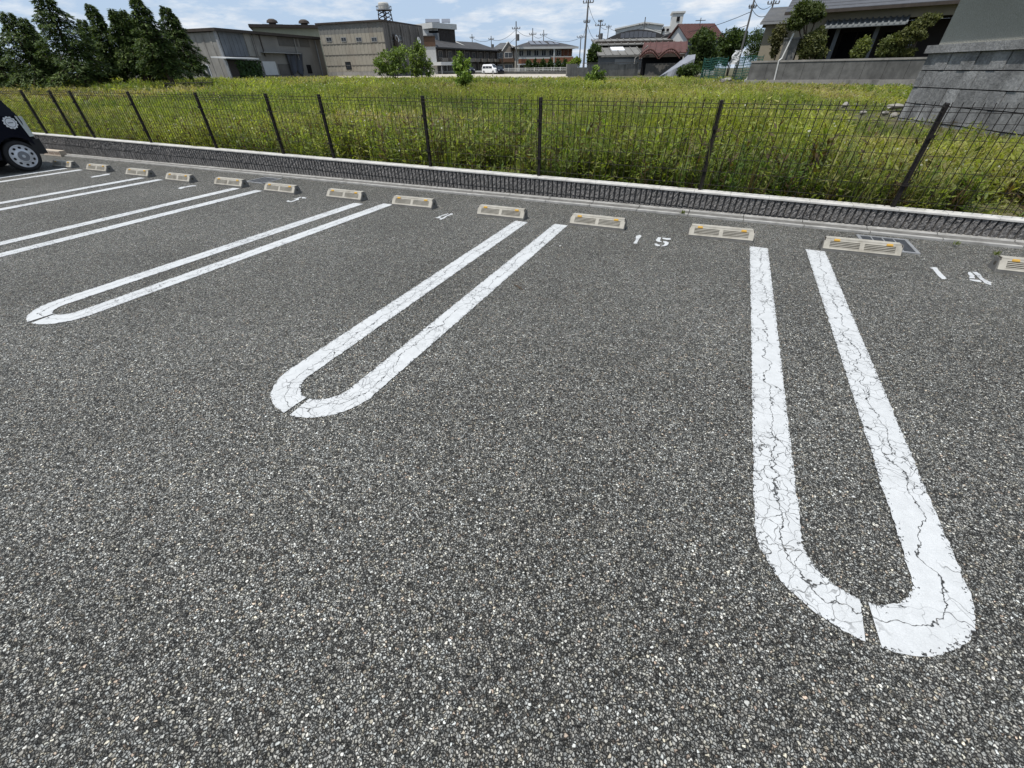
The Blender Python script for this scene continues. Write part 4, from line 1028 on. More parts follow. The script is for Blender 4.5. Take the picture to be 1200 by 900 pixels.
# ---- old stained block wall, middle distance
A = at_r(665, 75, 66); B = at_r(749, 76, 72); F = Fr(A, B); z = terr(A[0], A[1]); zt = at_r(700, 75, 68)[2]
root = thing('old_wall', 'old blackened concrete wall in front of the grey-roofed workshop', 'wall', (A[0], A[1], z))
mb = MB(); r = random.Random(2); u = 0
while u < F.L:
    w = 1.55; 
    mb.fbox(F, u, min(u+w-.03, F.L), r.uniform(0, .05), .3, z-.6, zt+r.uniform(-.08, .06)-(.25 if .9 < u < 2.0 else 0))
    u += w
mb.build('wall', STAIN, root); mb = MB(); mb.fbox(F, 2.4, F.L, -.04, .34, zt+.07, zt+.14); mb.build('coping', SHED_D, root)

# ---- grey-roofed workshop: two lean roofs, one above the other
R = 78; A = at_r(702, 72, R); B = at_r(748, 72, R+1); F = Fr(A, B); z = terr(A[0], A[1])-.4
root = thing('workshop', 'workshop with weathered grey sheet roofs in two tiers and one bright skylight', 'workshop', (A[0], A[1], z))
ze = at_r(702, 66, R)[2]; z1 = at_r(703, 56, R+5)[2]; z2 = at_r(703, 54.5, R+4.2)[2]; z3 = at_r(705, 47, R+9)[2]
mb = MB(); mb.fbox(F, 0, F.L, 0, 9, z, ze-.1); ribs(mb, F, 0, F.L, z+.5, ze-.12, .8, .03, wd=.2); mb.build('wall', SHED_P, root)
def slope_roof(F, u0, u1, v0, v1, w0, w1, m, name, rib, root, th=.12):
    mb = MB(); mb.hexa([F.p(u0, v0, w0), F.p(u1, v0, w0), F.p(u1, v1, w1), F.p(u0, v1, w1), F.p(u0, v0, w0+th), F.p(u1, v0, w0+th), F.p(u1, v1, w1+th), F.p(u0, v1, w1+th)])
    n = int((u1-u0)/rib)
    for k in range(n+1):
        u = u0+(u1-u0)*k/n*.995; mb.hexa([F.p(u, v0, w0+th+.002), F.p(u+.12, v0, w0+th+.002), F.p(u+.12, v1, w1+th+.002), F.p(u, v1, w1+th+.002), F.p(u, v0, w0+th+.09), F.p(u+.12, v0, w0+th+.09), F.p(u+.12, v1, w1+th+.09), F.p(u, v1, w1+th+.09)])
    return mb.build(name, m, root)
slope_roof(F, -.3, F.L+.3, -.5, 5, ze, z1, ROOFL, 'lower_roof', 1.0, root)
mb = MB(); mb.fbox(F, 0, F.L+6, 5.2, 9, z1, z3-.3); mb.build('upper_wall', TRIM, root)
slope_roof(F, -.3, F.L+6.2, 4.2, 9.5, z2+.1, z3, ROOFL, 'upper_roof', 1.0, root)
u0, w0 = F.uw(717, 60, 2); u1, w1 = F.uw(732, 60, 2)
def sl(u, v, e): return F.p(u, v, ze+(z1-ze)*(v+.5)/5.5+.125+e)
mb = MB(); mb.prism([sl(u0, 2.0, .0), sl(u1, 2.0, 0), sl(u1, 4.0, 0), sl(u0, 4.0, 0)], [sl(u0, 2.0, .12), sl(u1, 2.0, .12), sl(u1, 4.0, .12), sl(u0, 4.0, .12)]); mb.build('skylight', plain('skylight_sheet', (.78, .80, .82), .5, .04, 3), root)
u, w = F.uw(738, 71); mb = MB(); mb.fbox(F, u-2.2, u+2.2, -.06, -.035, z+.6, z+2.2); mb.build('shutter_door', GALV, root)

# ---- arched glazed hall behind
R = 98; A = at_r(711, 46, R); B = at_r(783, 46, R+2); F = Fr(A, B); ze = at_r(720, 45.5, R)[2]; zp = at_r(747, 34, R)[2]; z = .3
root = thing('arched_hall', 'dark arched hall with a glazed curved front, behind the workshop', 'hall', (A[0], A[1], terr(A[0], A[1])))
def arch(F, u0, u1, ze, zp, n=20): return [(u0+(u1-u0)*k/n, ze+(zp-ze)*sin(pi*k/n)**.85) for k in range(n+1)]
mb = MB(); pr = arch(F, 0, F.L, ze, zp); mb.prism([F.p(u, 0, w) for u, w in pr], [F.p(u, 20, w) for u, w in pr]); mb.build('roof', ROOFD, root)
mb = MB(); mb.fbox(F, -.2, F.L+.2, .1, 20, z, ze-.02); mb.build('wall', SHED_W, root); mb = MB(); mb.fbox(F, -.4, F.L+.4, -.3, .05, ze-.5, ze-.03); mb.build('gutter', CONCO, root)
wroot = None
for k in range(8):
    u0 = F.L*(.22+.072*k); u1 = u0+F.L*.066; top_ = ze+(zp-ze)*sin(pi*((u0+u1)/2)/F.L)**.85*.80; mb = MB(); mb.fbox(F, u0, u1, -.08, -.01, ze+.12, max(ze+.4, top_)); mb.build('glazing', SOLAR, root)
# second arch and clerestory to the right
A2 = at_r(778, 46, R); B2 = at_r(818, 45, R+2); F3 = Fr(A2, B2); pr = arch(F3, 0, F3.L, ze+.1, zp-.4)
mb = MB(); mb.prism([F3.p(u, .6, w) for u, w in pr], [F3.p(u, 20, w) for u, w in pr]); mb.build('side_roof', ROOFD, root)
mb = MB(); mb.fbox(F3, -4, F3.L, .6, 20, z, ze-.02); mb.build('side_wall', SHED_W, root)
for k in range(8): window(F3, (-3.5+k*1.9, -2.1+k*1.9, ze-1.9, ze-.6), root, TRIM, DARK, v=.6)
# ---- white works with lift tower
R = 128; A = at_r(722, 34, R); B = at_r(776, 32, R); F = Fr(A, B); zt = at_r(740, 30.5, R)[2]; z = .3
root = thing('white_works', 'long white works building with a tall white stair tower on its right', 'works', (A[0], A[1], terr(A[0], A[1])))
mb = MB(); za = at_r(722, 35, R)[2]; zb_ = at_r(755, 27.5, R)[2]; zc = at_r(776, 30, R)[2]; um = F.L*.62
q = [(0, z), (F.L, z), (F.L, zc), (um, zb_), (0, za)]; mb.prism([F.p(u, 0, w) for u, w in q], [F.p(u, 14, w) for u, w in q]); mb.build('wall', PALE, root)
mb = MB(); mb.prism([F.p(u, -.3, w) for u, w in ((-.3, za), (um, zb_), (F.L+.3, zc), (F.L+.3, zc+.25), (um, zb_+.28), (-.3, za+.25))], [F.p(u, 14.3, w) for u, w in ((-.3, za), (um, zb_), (F.L+.3, zc), (F.L+.3, zc+.25), (um, zb_+.28), (-.3, za+.25))]); mb.build('roof', PALE, root)
u0, u1, w0, w1 = pxrect(F, 775, 30.5, 795, 60); mb = MB(); mb.fbox(F, u0+.1, u1+2, .4, 10, z, at_r(786, 30.5, R)[2]); mb.build('link_wall', PALE, root)
for x in (776, 781, 788): window(F, pxrect(F, x, 33.5, x+3, 36.5, .4), root, TRIM, DARK, v=.4)
u0, u1, w0, w1 = pxrect(F, 785, 15.5, 797.5, 60, -.2); mb = MB(); mb.fbox(F, u0, u1, -.2, 5, z, w1); mb.fbox(F, u0-.3, u1+.3, -.4, 5.2, w1+.002, w1+.3); mb.build('stair_tower', PALE, root)
mb = MB(); a = pxrect(F, 793, 19.5, 796.5, 25, -.2); mb.fbox(F, a[0], a[1], -.3, -.205, a[2], a[3]); mb.build('tower_opening', DARK, root)
# ---- red roofed shed with bare arch frames
R = 74; A = at_r(753, 64, R); B = at_r(801, 64, R); F = Fr(A, B); ze = at_r(760, 63.5, R)[2]; zr = at_r(760, 51, R+5)[2]; z = terr(A[0], A[1])-.3
root = thing('red_roof_shed', 'open shed with a rusty red sheet roof and bent arch frames along its front', 'shed', (A[0], A[1], z))
slope_roof(F, -.2, F.L+.3, -.4, 5.2, ze, zr, ROOFR, 'roof', .8, root)
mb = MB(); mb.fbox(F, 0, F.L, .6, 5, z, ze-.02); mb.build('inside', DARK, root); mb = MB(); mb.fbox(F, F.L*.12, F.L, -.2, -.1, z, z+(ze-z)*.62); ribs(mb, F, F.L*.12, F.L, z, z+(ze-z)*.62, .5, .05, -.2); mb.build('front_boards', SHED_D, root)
mb = MB(); mb.fbox(F, -.4, F.L+.2, -.5, -.35, ze-.35, ze-.03); mb.build('eave_beam', TRIM, root)
for a, c in ((-.06, .40), (.42, .92)):
    mb = MB(); mb.tube([F.p(F.L*(a+(c-a)*k/12), -.9, ze-.25+.75*sin(pi*k/12)) for k in range(13)], .10, 5); mb.tube([F.p(F.L*(a+(c-a)*k/12), -.9, ze-.55+.75*sin(pi*k/12)) for k in range(13)], .07, 5)
    for k in range(1, 12): mb.tube([F.p(F.L*(a+(c-a)*k/12), -.9, ze-.55+.75*sin(pi*k/12)), F.p(F.L*(a+(c-a)*k/12), -.9, ze-.25+.75*sin(pi*k/12))], .04, 4)
    mb.build('arch_frame', ROOFR, root)
mb = MB(); mb.tube([F.p(-.9, -.7, z), F.p(-.9, -.7, ze-.4), F.p(.6, -.9, ze+.9)], .08, 5); mb.build('bent_strut', CONCO, root)
# ---- white-sided house with red roof
R = 82; A = at_r(806, 43, R); B = at_r(846, 43, R+2); F = Fr(A, B); ze = at_r(806, 43, R)[2]; zr = at_r(806, 29, R+3)[2]; z = terr(A[0], A[1])-.3
root = thing('red_roof_house', 'house with a rust-red roof and a white end wall, above the pale tarpaulin', 'house', (A[0], A[1], z))
q = [(0, z), (8, z), (8, ze), (4, zr), (0, ze)]
mb = MB(); mb.prism([F.p(0, v, w) for v, w in q], [F.p(F.L, v, w) for v, w in q]); mb.build('wall', PALE, root)
for v0, w0, v1, w1, nm in ((-.6, ze-.35, 4, zr, 'roof'), (8.6, ze-.35, 4, zr, 'roof')):
    mb = MB(); e = np.array([0, 0, .14]); P = [F.p(-.3, v0, w0), F.p(F.L+.3, v0, w0), F.p(F.L+.3, v1, w1), F.p(-.3, v1, w1)]; mb.prism([p+e*.05 for p in P], [p+e for p in P])
    for k in range(26): u = -.3+(F.L+.6)*k/26; Q = [F.p(u, v0, w0), F.p(u+.12, v0, w0), F.p(u+.12, v1, w1), F.p(u, v1, w1)]; mb.prism([p+e*1.02 for p in Q], [p+e*1.5 for p in Q])
    mb.build(nm, ROOFR, root)
mb = MB(); mb.fbox(F, .0, F.L, -.05, -.004, z+1, ze-.2); mb.build('front_wall', SHED_P, root)
mb = MB(); c = at_r(821, 24, R+2); mb.tube([(c[0], c[1], zr-.2), (c[0], c[1], c[2]+.3)], .05, 4); mb.tube([(c[0]-.7, c[1], c[2]), (c[0]+.7, c[1], c[2])], .04, 4); mb.build('aerial', TRIM, root)
# pale tarpaulin heap
c0 = at_r(773, 80, 66); c1 = at_r(812, 80, 66); F = Fr(c0, c1); z = terr(c0[0], c0[1]); zt = at_r(800, 63.5, 66)[2]; mb = MB(); rows = []
r = random.Random(8)
for j in range(9):
    t = j/8; row = []
    for i in range(15):
        s = i/14; e = z+(zt-z)*max(0, min(1, (s*1.25)*(1-abs(t-.5)*.7)))*(.985+.015*sin(i*2.1+j)); row.append(mb.vert(F.p(F.L*s, t*4-.2*sin(i), e)))
    rows.append(row)
for j in range(8):
    for i in range(14): mb.face((rows[j][i], rows[j][i+1], rows[j+1][i+1], rows[j+1][i]))
base_ = [mb.vert(F.p(F.L*i/14, -.05, z-.2)) for i in range(15)]
for i in range(14): mb.face((base_[i], base_[i+1], rows[0][i+1], rows[0][i]))
mb.loc = tuple(c0); tag(mb.build('tarpaulin', TARPW), 'pale grey tarpaulin pitched like a slope below the red-roofed house', 'tarpaulin')

# ---- the farmhouse garden: retaining wall and terrace
A = at_r(881, 71.5, 47); zt = A[2]; B = at_r(1086, 69.3, 46); F = Fr(A, B)
GW = F; GZ = zt
root = thing('retaining_wall', 'long stained concrete retaining wall below the tile-roofed house', 'wall', (A[0], A[1], terr(A[0], A[1])))
mb = MB(); u = 0; r = random.Random(4); L = F.L+14
while u < L:
    w = 1.3; mb.fbox(F, u+.008, min(L, u+w-.008), 0, .3, -.6, zt-.12); u += w
for k in range(1, 6): pass
mb.build('wall', CONC, root); mb = MB(); mb.fbox(F, -.03, L, -.04, .34, zt-.118, zt); mb.build('coping', CONCO, root)
mb = MB(); mb.fbox(F, 0, L, -.5, -.01, -.6, terr(A[0], A[1])+.25); mb.build('footing', CONCO, root)
mb = MB(); q = [F.p(.05, .32, 0), F.p(L, .32, 0), F.p(L, 40, 0)]; q0 = F.p(.05, .32, 0); q.append(q0*(1+38/np.linalg.norm(q0[:2]))+F.u*3); mb.prism([p+np.array([0, 0, -.6]) for p in q], [p+np.array([0, 0, zt-.15]) for p in q]); tag(mb.build('terrace_ground', SOIL), kind='structure')
# ---- tile-roofed house
R = 51; A = at_r(975, 12.5, R); z1 = A[2]; B = at_r(1126, 8.5, R)
F = Fr(A, B); HF = F
TILE = plain('grey_roof_tile', (.060, .062, .068), .55, .15, 3, spec=.5)
HWALL = plain('ochre_plaster', (.24, .215, .165), .85, .08, 1.5)
root = thing('tile_roof_house', 'low house with a grey tiled roof, ochre plaster and a deep dark veranda', 'house', (A[0], A[1], GZ))
L = F.L+8
wtop = F.uw(1000, 12.5)[1]; wmid = F.uw(1000, 24)[1]; wbot = F.uw(1000, 33)[1]
u_left = F.uw(930, 30)[0]
mb = MB(); mb.fbox(F, u_left, L, 0, .25, wmid, z1); mb.build('upper_wall', HWALL, root)
mb = MB(); mb.fbox(F, u_left, .2, .003, .25, GZ-.2, wmid-.003); mb.build('side_wall', HWALL, root)
mb = MB(); mb.fbox(F, u_left+.26, L, 3.5, 3.7, GZ-.2, wmid); mb.fbox(F, u_left+.01, u_left+.25, .26, 5, GZ-.2, z1+.3); mb.fbox(F, L-.2, L, .26, 3.5, GZ-.2, wmid); mb.fbox(F, u_left+.26, L, .26, 3.5, wmid+.003, wmid+.1); mb.build('veranda_inside', DKWALL, root)  # shadow inside the veranda put into the dark wall colour
for x in (977, 1022, 1068, 1112):
    u, w = F.uw(x, 50); mb = MB(); mb.fbox(F, u-.14, u+.14, .02, .26, GZ-.2, wmid-.003); mb.build('veranda_post', SHED_P, root)
for x0, x1 in ((982, 1018), (1030, 1064)):
    u0, u1, a, c = pxrect(F, x0, 36, x1, 69, 3.4); window(F, (u0, u1, GZ, c), root, DKWALL, DARK, v=3.46)  # near-black panes carry the shade indoors as colour
# tile roof: stepped courses
ov, rise, run_ = .95, .42, .62; ze = z1-.02; mb = MB(); n = 15
for k in range(n):
    v0 = -ov+k*.42; z0 = ze+k*.42*.50
    mb.hexa([F.p(u_left-.8, v0, z0), F.p(L+.6, v0, z0), F.p(L+.6, v0+.46, z0+.21), F.p(u_left-.8, v0+.46, z0+.21), F.p(u_left-.8, v0, z0+.09), F.p(L+.6, v0, z0+.09), F.p(L+.6, v0+.46, z0+.29), F.p(u_left-.8, v0+.46, z0+.29)])
mb.build('roof', TILE, root)
mb = MB(); mb.fbox(F, u_left-.8, L+.6, -ov-.09, -ov-.01, ze-.14, ze+.05); mb.build('gutter', TRIM, root)
u0, w0 = F.uw(968, 24, -1.1); u1, w1 = F.uw(1063, 24, -1.1)
slope_roof(F, u0, u1, -1.1, -.01, wbot, wmid, plain('grey_awning', (.11, .12, .124), .7, .15, 2), 'awning', .35, root, .05)
# ---- small annex with grey roof, left of the house
R = 55; A = at_r(896, 27, R); B = at_r(942, 25, R); F = Fr(A, B); ze = at_r(900, 27, R)[2]; zr = at_r(902, 11, R+3)[2]
root = thing('annex_building', 'small outbuilding with a plain dark grey roof, half hidden by the pine', 'outbuilding', (A[0], A[1], GZ))
mb = MB(); mb.fbox(F, .2, F.L, 0, 5, GZ-.3, ze); mb.build('wall', HWALL, root)
mb = MB(); e = np.array([0, 0, .12]); P = [F.p(-.3, -.5, ze-.02), F.p(F.L+.3, -.5, ze-.02), F.p(F.L+.3, 3, zr), F.p(.1, 3, zr)]; mb.prism(P, [p+e for p in P]); P = [F.p(-.3, 6, ze-.02), F.p(F.L+.3, 6, ze-.02), F.p(F.L+.3, 3.01, zr), F.p(.1, 3.01, zr)]; mb.prism(P, [p+e for p in P]); mb.build('roof', ROOFG, root)
mb = MB(); mb.fbox(F, -.35, F.L+.3, -.58, -.51, ze-.12, ze+.05); mb.build('gutter', GALV, root)
# gate pillar and white pipe
u0, u1, a, c = pxrect(GW, 916, 46, 933, 70, .8); mb = MB(); mb.fbox(GW, u0, u1, .8, 1.5, GZ-.3, c); mb.fbox(GW, u0-.06, u1+.06, .74, 1.56, c+.002, c+.1)
mb.loc = tuple(GW.p(u0, .8, GZ)); tag(mb.build('gate_pillar', CONC), 'grey concrete pillar standing on the retaining wall beside the pine', 'pillar')
p = [on_y(*q, 0) if False else at_r(q[0], q[1], 46.3) for q in ((925, 40), (917, 68))]
mb = MB(); u1, w1 = GW.uw(925, 44, -.1); u0, w0 = GW.uw(905, 102, -.1); ub, wb = GW.uw(913, 70, -.1)
mb.tube([GW.p(ub+.35, .6, wb+1.6), GW.p(ub+.1, .3, wb+.1), GW.p(ub, -.1, wb-.05), GW.p(u0, -.1, terr(*GW.p(u0, 0, 0)[:2])+.1)], .055, 7); mb.loc = tuple(GW.p(u0, -.1, 0)); tag(mb.build('drain_pipe', PALE), 'thin white pipe running down the face of the retaining wall', 'pipe')

# ---- house close by on the right: stucco above a stepped block base
STUC = plain('grey_beige_stucco', (.215, .21, .175), .95, .06, 1.2, bmp=.3)
STUC2, nt, b = mat('rough_stucco'); P_ = geo_pos(nt)
a1 = N(nt, 'ShaderNodeTexNoise', {'Vector': P_, 'Scale': 38, 'Detail': 4}); a2 = N(nt, 'ShaderNodeTexNoise', {'Vector': P_, 'Scale': .7, 'Detail': 5})
c_ = mixc(nt, 1.0, ramp(nt, a1.outputs['Fac'], [(.3, (.235, .23, .195)), (.7, (.31, .305, .265))]), ramp(nt, a2.outputs['Fac'], [(.3, .9), (.7, 1.06)]), 'MULTIPLY')
nt.links.new(c_, b.inputs['Base Color']); b.inputs['Roughness'].default_value = .95; bump(nt, b, a1.outputs['Fac'], .7, .02)
BLK = []
for k, v in enumerate((.21, .25, .30, .235)):
    m, nt, b = mat('rough_block'); P_ = geo_pos(nt); a1 = N(nt, 'ShaderNodeTexNoise', {'Vector': P_, 'Scale': 16, 'Detail': 7, 'Roughness': .7}); a2 = N(nt, 'ShaderNodeTexNoise', {'Vector': P_, 'Scale': 1.6, 'Detail': 6, 'Roughness': .7})
    c_ = mixc(nt, 1.0, ramp(nt, a1.outputs['Fac'], [(.3, (v*.55, v*.56, v*.58)), (.7, (v*1.15, v*1.15, v*1.14))]), ramp(nt, a2.outputs['Fac'], [(.35, .5), (.68, 1.2)]), 'MULTIPLY')
    nt.links.new(c_, b.inputs['Base Color']); b.inputs['Roughness'].default_value = .95; bump(nt, b, a1.outputs['Fac'], .7, .03); BLK.append(m)
base0 = on_ground(1058, 141); Rb = hypot(base0[0], base0[1])
zc = at_r(1089, 62.5, Rb)[2]                       # underside of the coping at the far corner
A = zpt(1089, 62.5, zc); Bq = zpt(1200, 57.5, zc)
d_ = (Bq-A)[:2]; d_ /= np.linalg.norm(d_)
Bx = A[:2]+d_*9.5                      # carries on well past the frame
F = Fr(A, (Bx[0], Bx[1]))              # u runs from the far corner towards the viewer, seen from the field side
root = thing('corner_house', 'house of rough grey-beige stucco on a high base of grey blocks, far right', 'house', (A[0], A[1], 0))
inn = 1.0 if F.n[0] > 0 else -1.0
def FB(mb, u0, u1, v0, v1, w0, w1, m=0): mb.fbox(F, u0, u1, v0*inn, v1*inn, w0, w1, m)
ytops = [62.5, 86.3, 103.3, 120.5, 135.5, 150]
xs_ = [1086, 1080, 1072, 1065, 1058, 1052]
ws = [zc]
for yy, xx in zip(ytops[1:], xs_[1:]): ws.append(at_r(xx, yy, Rb)[2])
dz = (ws[0]-ws[3])/3; ws = [zc-dz*k for k in range(0, 8)]
for k in range(7):
    mb = MB(); u = -.02-(.19 if k % 2 else 0); r = random.Random(20+k); step = .06*k*.0
    while u < F.L:
        w = .44; a, c = max(u+.007, -.0), min(u+w-.007, F.L)
        if c-a > .02: FB(mb, a, c, -.012+r.uniform(-.014, .012), .2, ws[k+1]+.012, ws[k]-.012, r.randrange(4))
        u += w
    FB(mb, .01, F.L, .004, .22, ws[k+1]-.011, ws[k+1]+.011, 4)
    mb.build('block_course', BLK+[DARK], root)
mb = MB(); FB(mb, .05, F.L, .2, 6, ws[7], zc-.02); mb.build('foundation', BLK[0], root)
mb = MB(); FB(mb, -.08, F.L, -.09, 6.1, zc, zc+.17); mb.build('coping', BLK[1], root)
mb = MB(); FB(mb, .12, F.L, .06, 6, zc+.172, zc+2.05); mb.build('stucco_wall', STUC2, root)
mb = MB(); FB(mb, -.6, F.L+.5, -.56, 6.5, zc+2.052, zc+2.2); mb.build('eaves', TRIM, root)  # added above the frame, height and overhang set to shade the wall
mb = MB(); q = [(-.62, zc+2.203), (6.6, zc+2.203), (3, zc+4.0)]; mb.prism([F.p(-.6, v*inn, w) for v, w in q], [F.p(F.L+.55, v*inn, w) for v, w in q]); mb.build('roof', TILE, root)

A_corner = A; F_corner = F

# ================================================================== utility poles and wires
def pole(px, ytop, R, ybase, label, arms=((.05, 1.6),), rad=.14, wide=1.0, box=False):
    T = at_r(px, ytop, R); z = terr(T[0], T[1]); root = thing('utility_pole', label, 'utility pole', (T[0], T[1], z), 'utility poles among the far roofs')
    H = T[2]-z; mb = MB(); mb.tube([(T[0], T[1], z-.3), (T[0], T[1], T[2])], [rad, rad*.62], 8); mb.build('pole', POLE, root)
    e = np.array([CR[0], CR[1], 0]); e /= np.linalg.norm(e); e = e*.9+np.array([e[1], -e[0], 0])*.3
    for f, hw_ in arms:
        c = np.array([T[0], T[1], T[2]-H*f]); mb = MB(); mb.tube([c-e*hw_*wide*.36, c+e*hw_*wide*.36], .05, 5); o = mb.build('crossarm', POLE, root)
        for s in (-1, -.4, .4, 1):
            q = c+e*hw_*wide*.36*s*.95; m2 = MB(); m2.lathe(q+np.array([0, 0, .05]), (0, 0, 1), [(.0, 0), (.05, 0), (.09, .1), (.05, .2), (0, .26)], 8); m2.build('insulator', POLE, o)
    if box: mb = MB(); c = (T[0], T[1], T[2]-H*.3); mb.lathe((c[0]+.35, c[1]-.1, c[2]-.5), (0, 0, 1), [(0, 0), (.3, 0), (.3, .9), (0, .95)], 12); mb.build('transformer', POLE, root)
    return T, H
PT = {}
PT['main'] = pole(690.5, -12, 74, 74, 'tallest grey utility pole, rising out of the picture behind the old wall', ((.14, 2.0), (.36, 1.2)), .16)
PT['a'] = pole(604.8, 25, 98, 80, 'utility pole with transformer, left of the brick-banded apartment', ((.14, 2.2),), .15, box=True)
PT['b'] = pole(624.3, 33, 112, 80, 'thin pole just behind the left part of the apartment roof', ((.14, 2.2),), .14)
PT['c'] = pole(637.2, 35, 124, 80, 'thin pole behind the middle of the apartment roof', ((.12, 2.4),), .14)
PT['d'] = pole(681, 41, 118, 80, 'utility pole in the gap right of the apartment, left of the tallest pole', ((.06, 2.6),), .15)
PT['e'] = pole(704, 23.5, 96, 80, 'dark utility pole with several arms, just right of the tallest pole', ((.03, 1.2), (.10, 2.6), (.3, 1.6)), .16, box=True)
PT['f'] = pole(713.5, 29, 120, 80, 'thin pole with a forked top above the workshop roofs', ((.05, 1.6),), .12)
PT['g'] = pole(756.5, 20, 112, 80, 'pole standing over the middle of the arched hall', ((.14, 3.0),), .14)
PT['h'] = pole(886, -8, 64, 70, 'leaning-looking utility pole behind the green bushes, left of the pine', ((.06, 1.8), (.16, 1.0)), .13)
PT['i'] = pole(909, -6, 72, 70, 'utility pole peeking over the small grey outbuilding roof', ((.10, 1.8),), .13)
PT['j'] = pole(575.5, 42, 118, 80, 'short pole with a box above the second dark row house', ((.10, 1.8),), .13, box=True)
PT['k'] = pole(553, 40, 130, 80, 'thin pole above the first dark row house roof', ((.10, 1.6),), .12)
def wire(a, b_, fa, fb, sag, label):
    Ta, Ha = PT[a]; Tb, Hb = PT[b_]; A = Ta-np.array([0, 0, Ha*fa]); B = Tb-np.array([0, 0, Hb*fb]); mb = MB(); n = 14
    mb.tube([A+(B-A)*k/n-np.array([0, 0, sag*4*(k/n)*(1-k/n)]) for k in range(n+1)], .028, 4); mb.loc = tuple(A)
    tag(mb.build('power_cable', CABLE), label, 'cable', 'overhead cables')
W_ = [('k', 'j', .1, .1, .5), ('j', 'a', .1, .15, .7), ('j', 'a', .4, .3, .5), ('a', 'b', .15, .15, .5), ('b', 'c', .15, .13, .5), ('c', 'd', .13, .07, .9), ('d', 'main', .07, .36, .8), ('main', 'e', .15, .1, .6), ('main', 'e', .36, .3, .9),
      ('e', 'f', .1, .06, .4), ('f', 'g', .06, .15, .9), ('e', 'g', .3, .3, 1.0), ('g', 'h', .15, .2, 1.4), ('h', 'i', .07, .1, .6), ('h', 'i', .17, .2, .5), ('g', 'h', .3, .35, 1.4)]
NM = dict(main='the tallest pole', a='the transformer pole', b='the pole behind the apartment roof', c='the middle apartment pole', d='the pole in the gap', e='the many-armed pole', f='the fork-topped pole', g='the arched hall pole', h='the pole by the bushes', i='the outbuilding pole', j='the boxed pole', k='the row house pole')
seen = {}
for a, c, fa, fb, sg in W_:
    lo = ('lower' if (a, c) in seen else 'upper') if sum(1 for w in W_ if w[:2] == (a, c)) > 1 else ''
    seen[a, c] = 1; wire(a, c, fa, fb, sg, ((lo+' ') if lo else '')+'overhead cable from '+NM[a]+' to '+NM[c])

# ================================================================== trees, shrubs and weeds
def rng(seed): return np.random.default_rng(seed)
def cedar(bx, by, ytop, label, seed, spread=.36, h0=.11):
    b0 = on_ground(bx, by); R = hypot(b0[0], b0[1]); z0 = b0[2]
    # height of the crown where the vertical through the base meets the wanted picture height
    lo, hi = 1.0, 16.0
    for _ in range(40):
        mid = (lo+hi)/2; d = np.array([b0[0], b0[1], z0+mid])-CAM; y = 450-FPX*(d@CU)/(d@CF)
        if y > ytop: lo = mid
        else: hi = mid
    H = lo; g = rng(seed); root = thing('cedar_tree', label, 'conifer', (b0[0], b0[1], z0), 'dark cedars along the left edge of the field')
    mb = MB(); pts = []
    for k in range(9): t = k/8; pts.append((b0[0]+.12*sin(t*3+seed), b0[1]+.12*cos(t*2.3+seed), z0-.2+(H*.97)*t))
    mb.tube(pts, [.17*(1-.93*k/8)+.012 for k in range(9)], 7)
    limbs = MB(); V = []; C = []
    nb = int(70+H*5); golden = 2.399
    for i in range(nb):
        t = (i+.5)/nb; h = h0+(.99-h0)*t**1.02; az = i*golden+g.uniform(-.5, .5)
        Lb = H*spread*((1-h)**.76)*g.uniform(.5, 1.25)+.13
        if h < h0+.10: Lb *= .75+g.uniform(-.1, .25)
        o = np.array([b0[0], b0[1], z0+H*h]); dr = np.array([cos(az), sin(az), 0]); up0 = .28 if h > .6 else .12
        def P(s): return o+dr*(Lb*s)+np.array([0, 0, Lb*(up0*s-.46*s*s)])
        limbs.tube([P(0), P(.35), P(.7), P(.95)], [.045*(1-h)+.012, .03*(1-h)+.008, .012, .004], 4, cap=False)
        n = int(46+Lb*140); s = g.uniform(.12, 1.03, n)**.75; side = np.array([-dr[1], dr[0], 0])
        wdt = Lb*.36*np.sin(np.clip(s, 0, 1)*pi*.86+.22)
        off = g.uniform(-1, 1, n)*wdt
        pos = o+dr*(Lb*s)[:, None]+side*off[:, None]; pos[:, 2] += Lb*(up0*s-.46*s*s)-np.abs(off)*.32+g.normal(0, .045, n)
        dd = unit(dr*g.uniform(.2, 1, n)[:, None]+side*(np.sign(off)*g.uniform(.3, 1.1, n))[:, None]+np.array([0, 0, -1])*g.uniform(.0, .75, n)[:, None])
        sd = unit(np.cross(dd, np.array([0, 0, 1.0]))+g.normal(0, .35, (n, 3)))
        Ls = g.uniform(.12, .28, n)*(.7+.05*H); Ws = Ls*g.uniform(.22, .42, n)
        V.append(leaf_quads(pos, dd, sd, Ls, Ws))
        base = np.array([.026, .050, .014]); warm = np.array([.105, .145, .032]); k = g.uniform(0, 1, n)**1.6
        C.append((base*(1-k)[:, None]+warm*k[:, None])*g.uniform(.7, 1.25, n)[:, None])
    mb.build('trunk', BARK, root, smooth=True); limbs.build('limbs', BARK, root)
    quads('crown', np.concatenate(V), np.concatenate(C), NEEDLE, root, (b0[0], b0[1], z0))
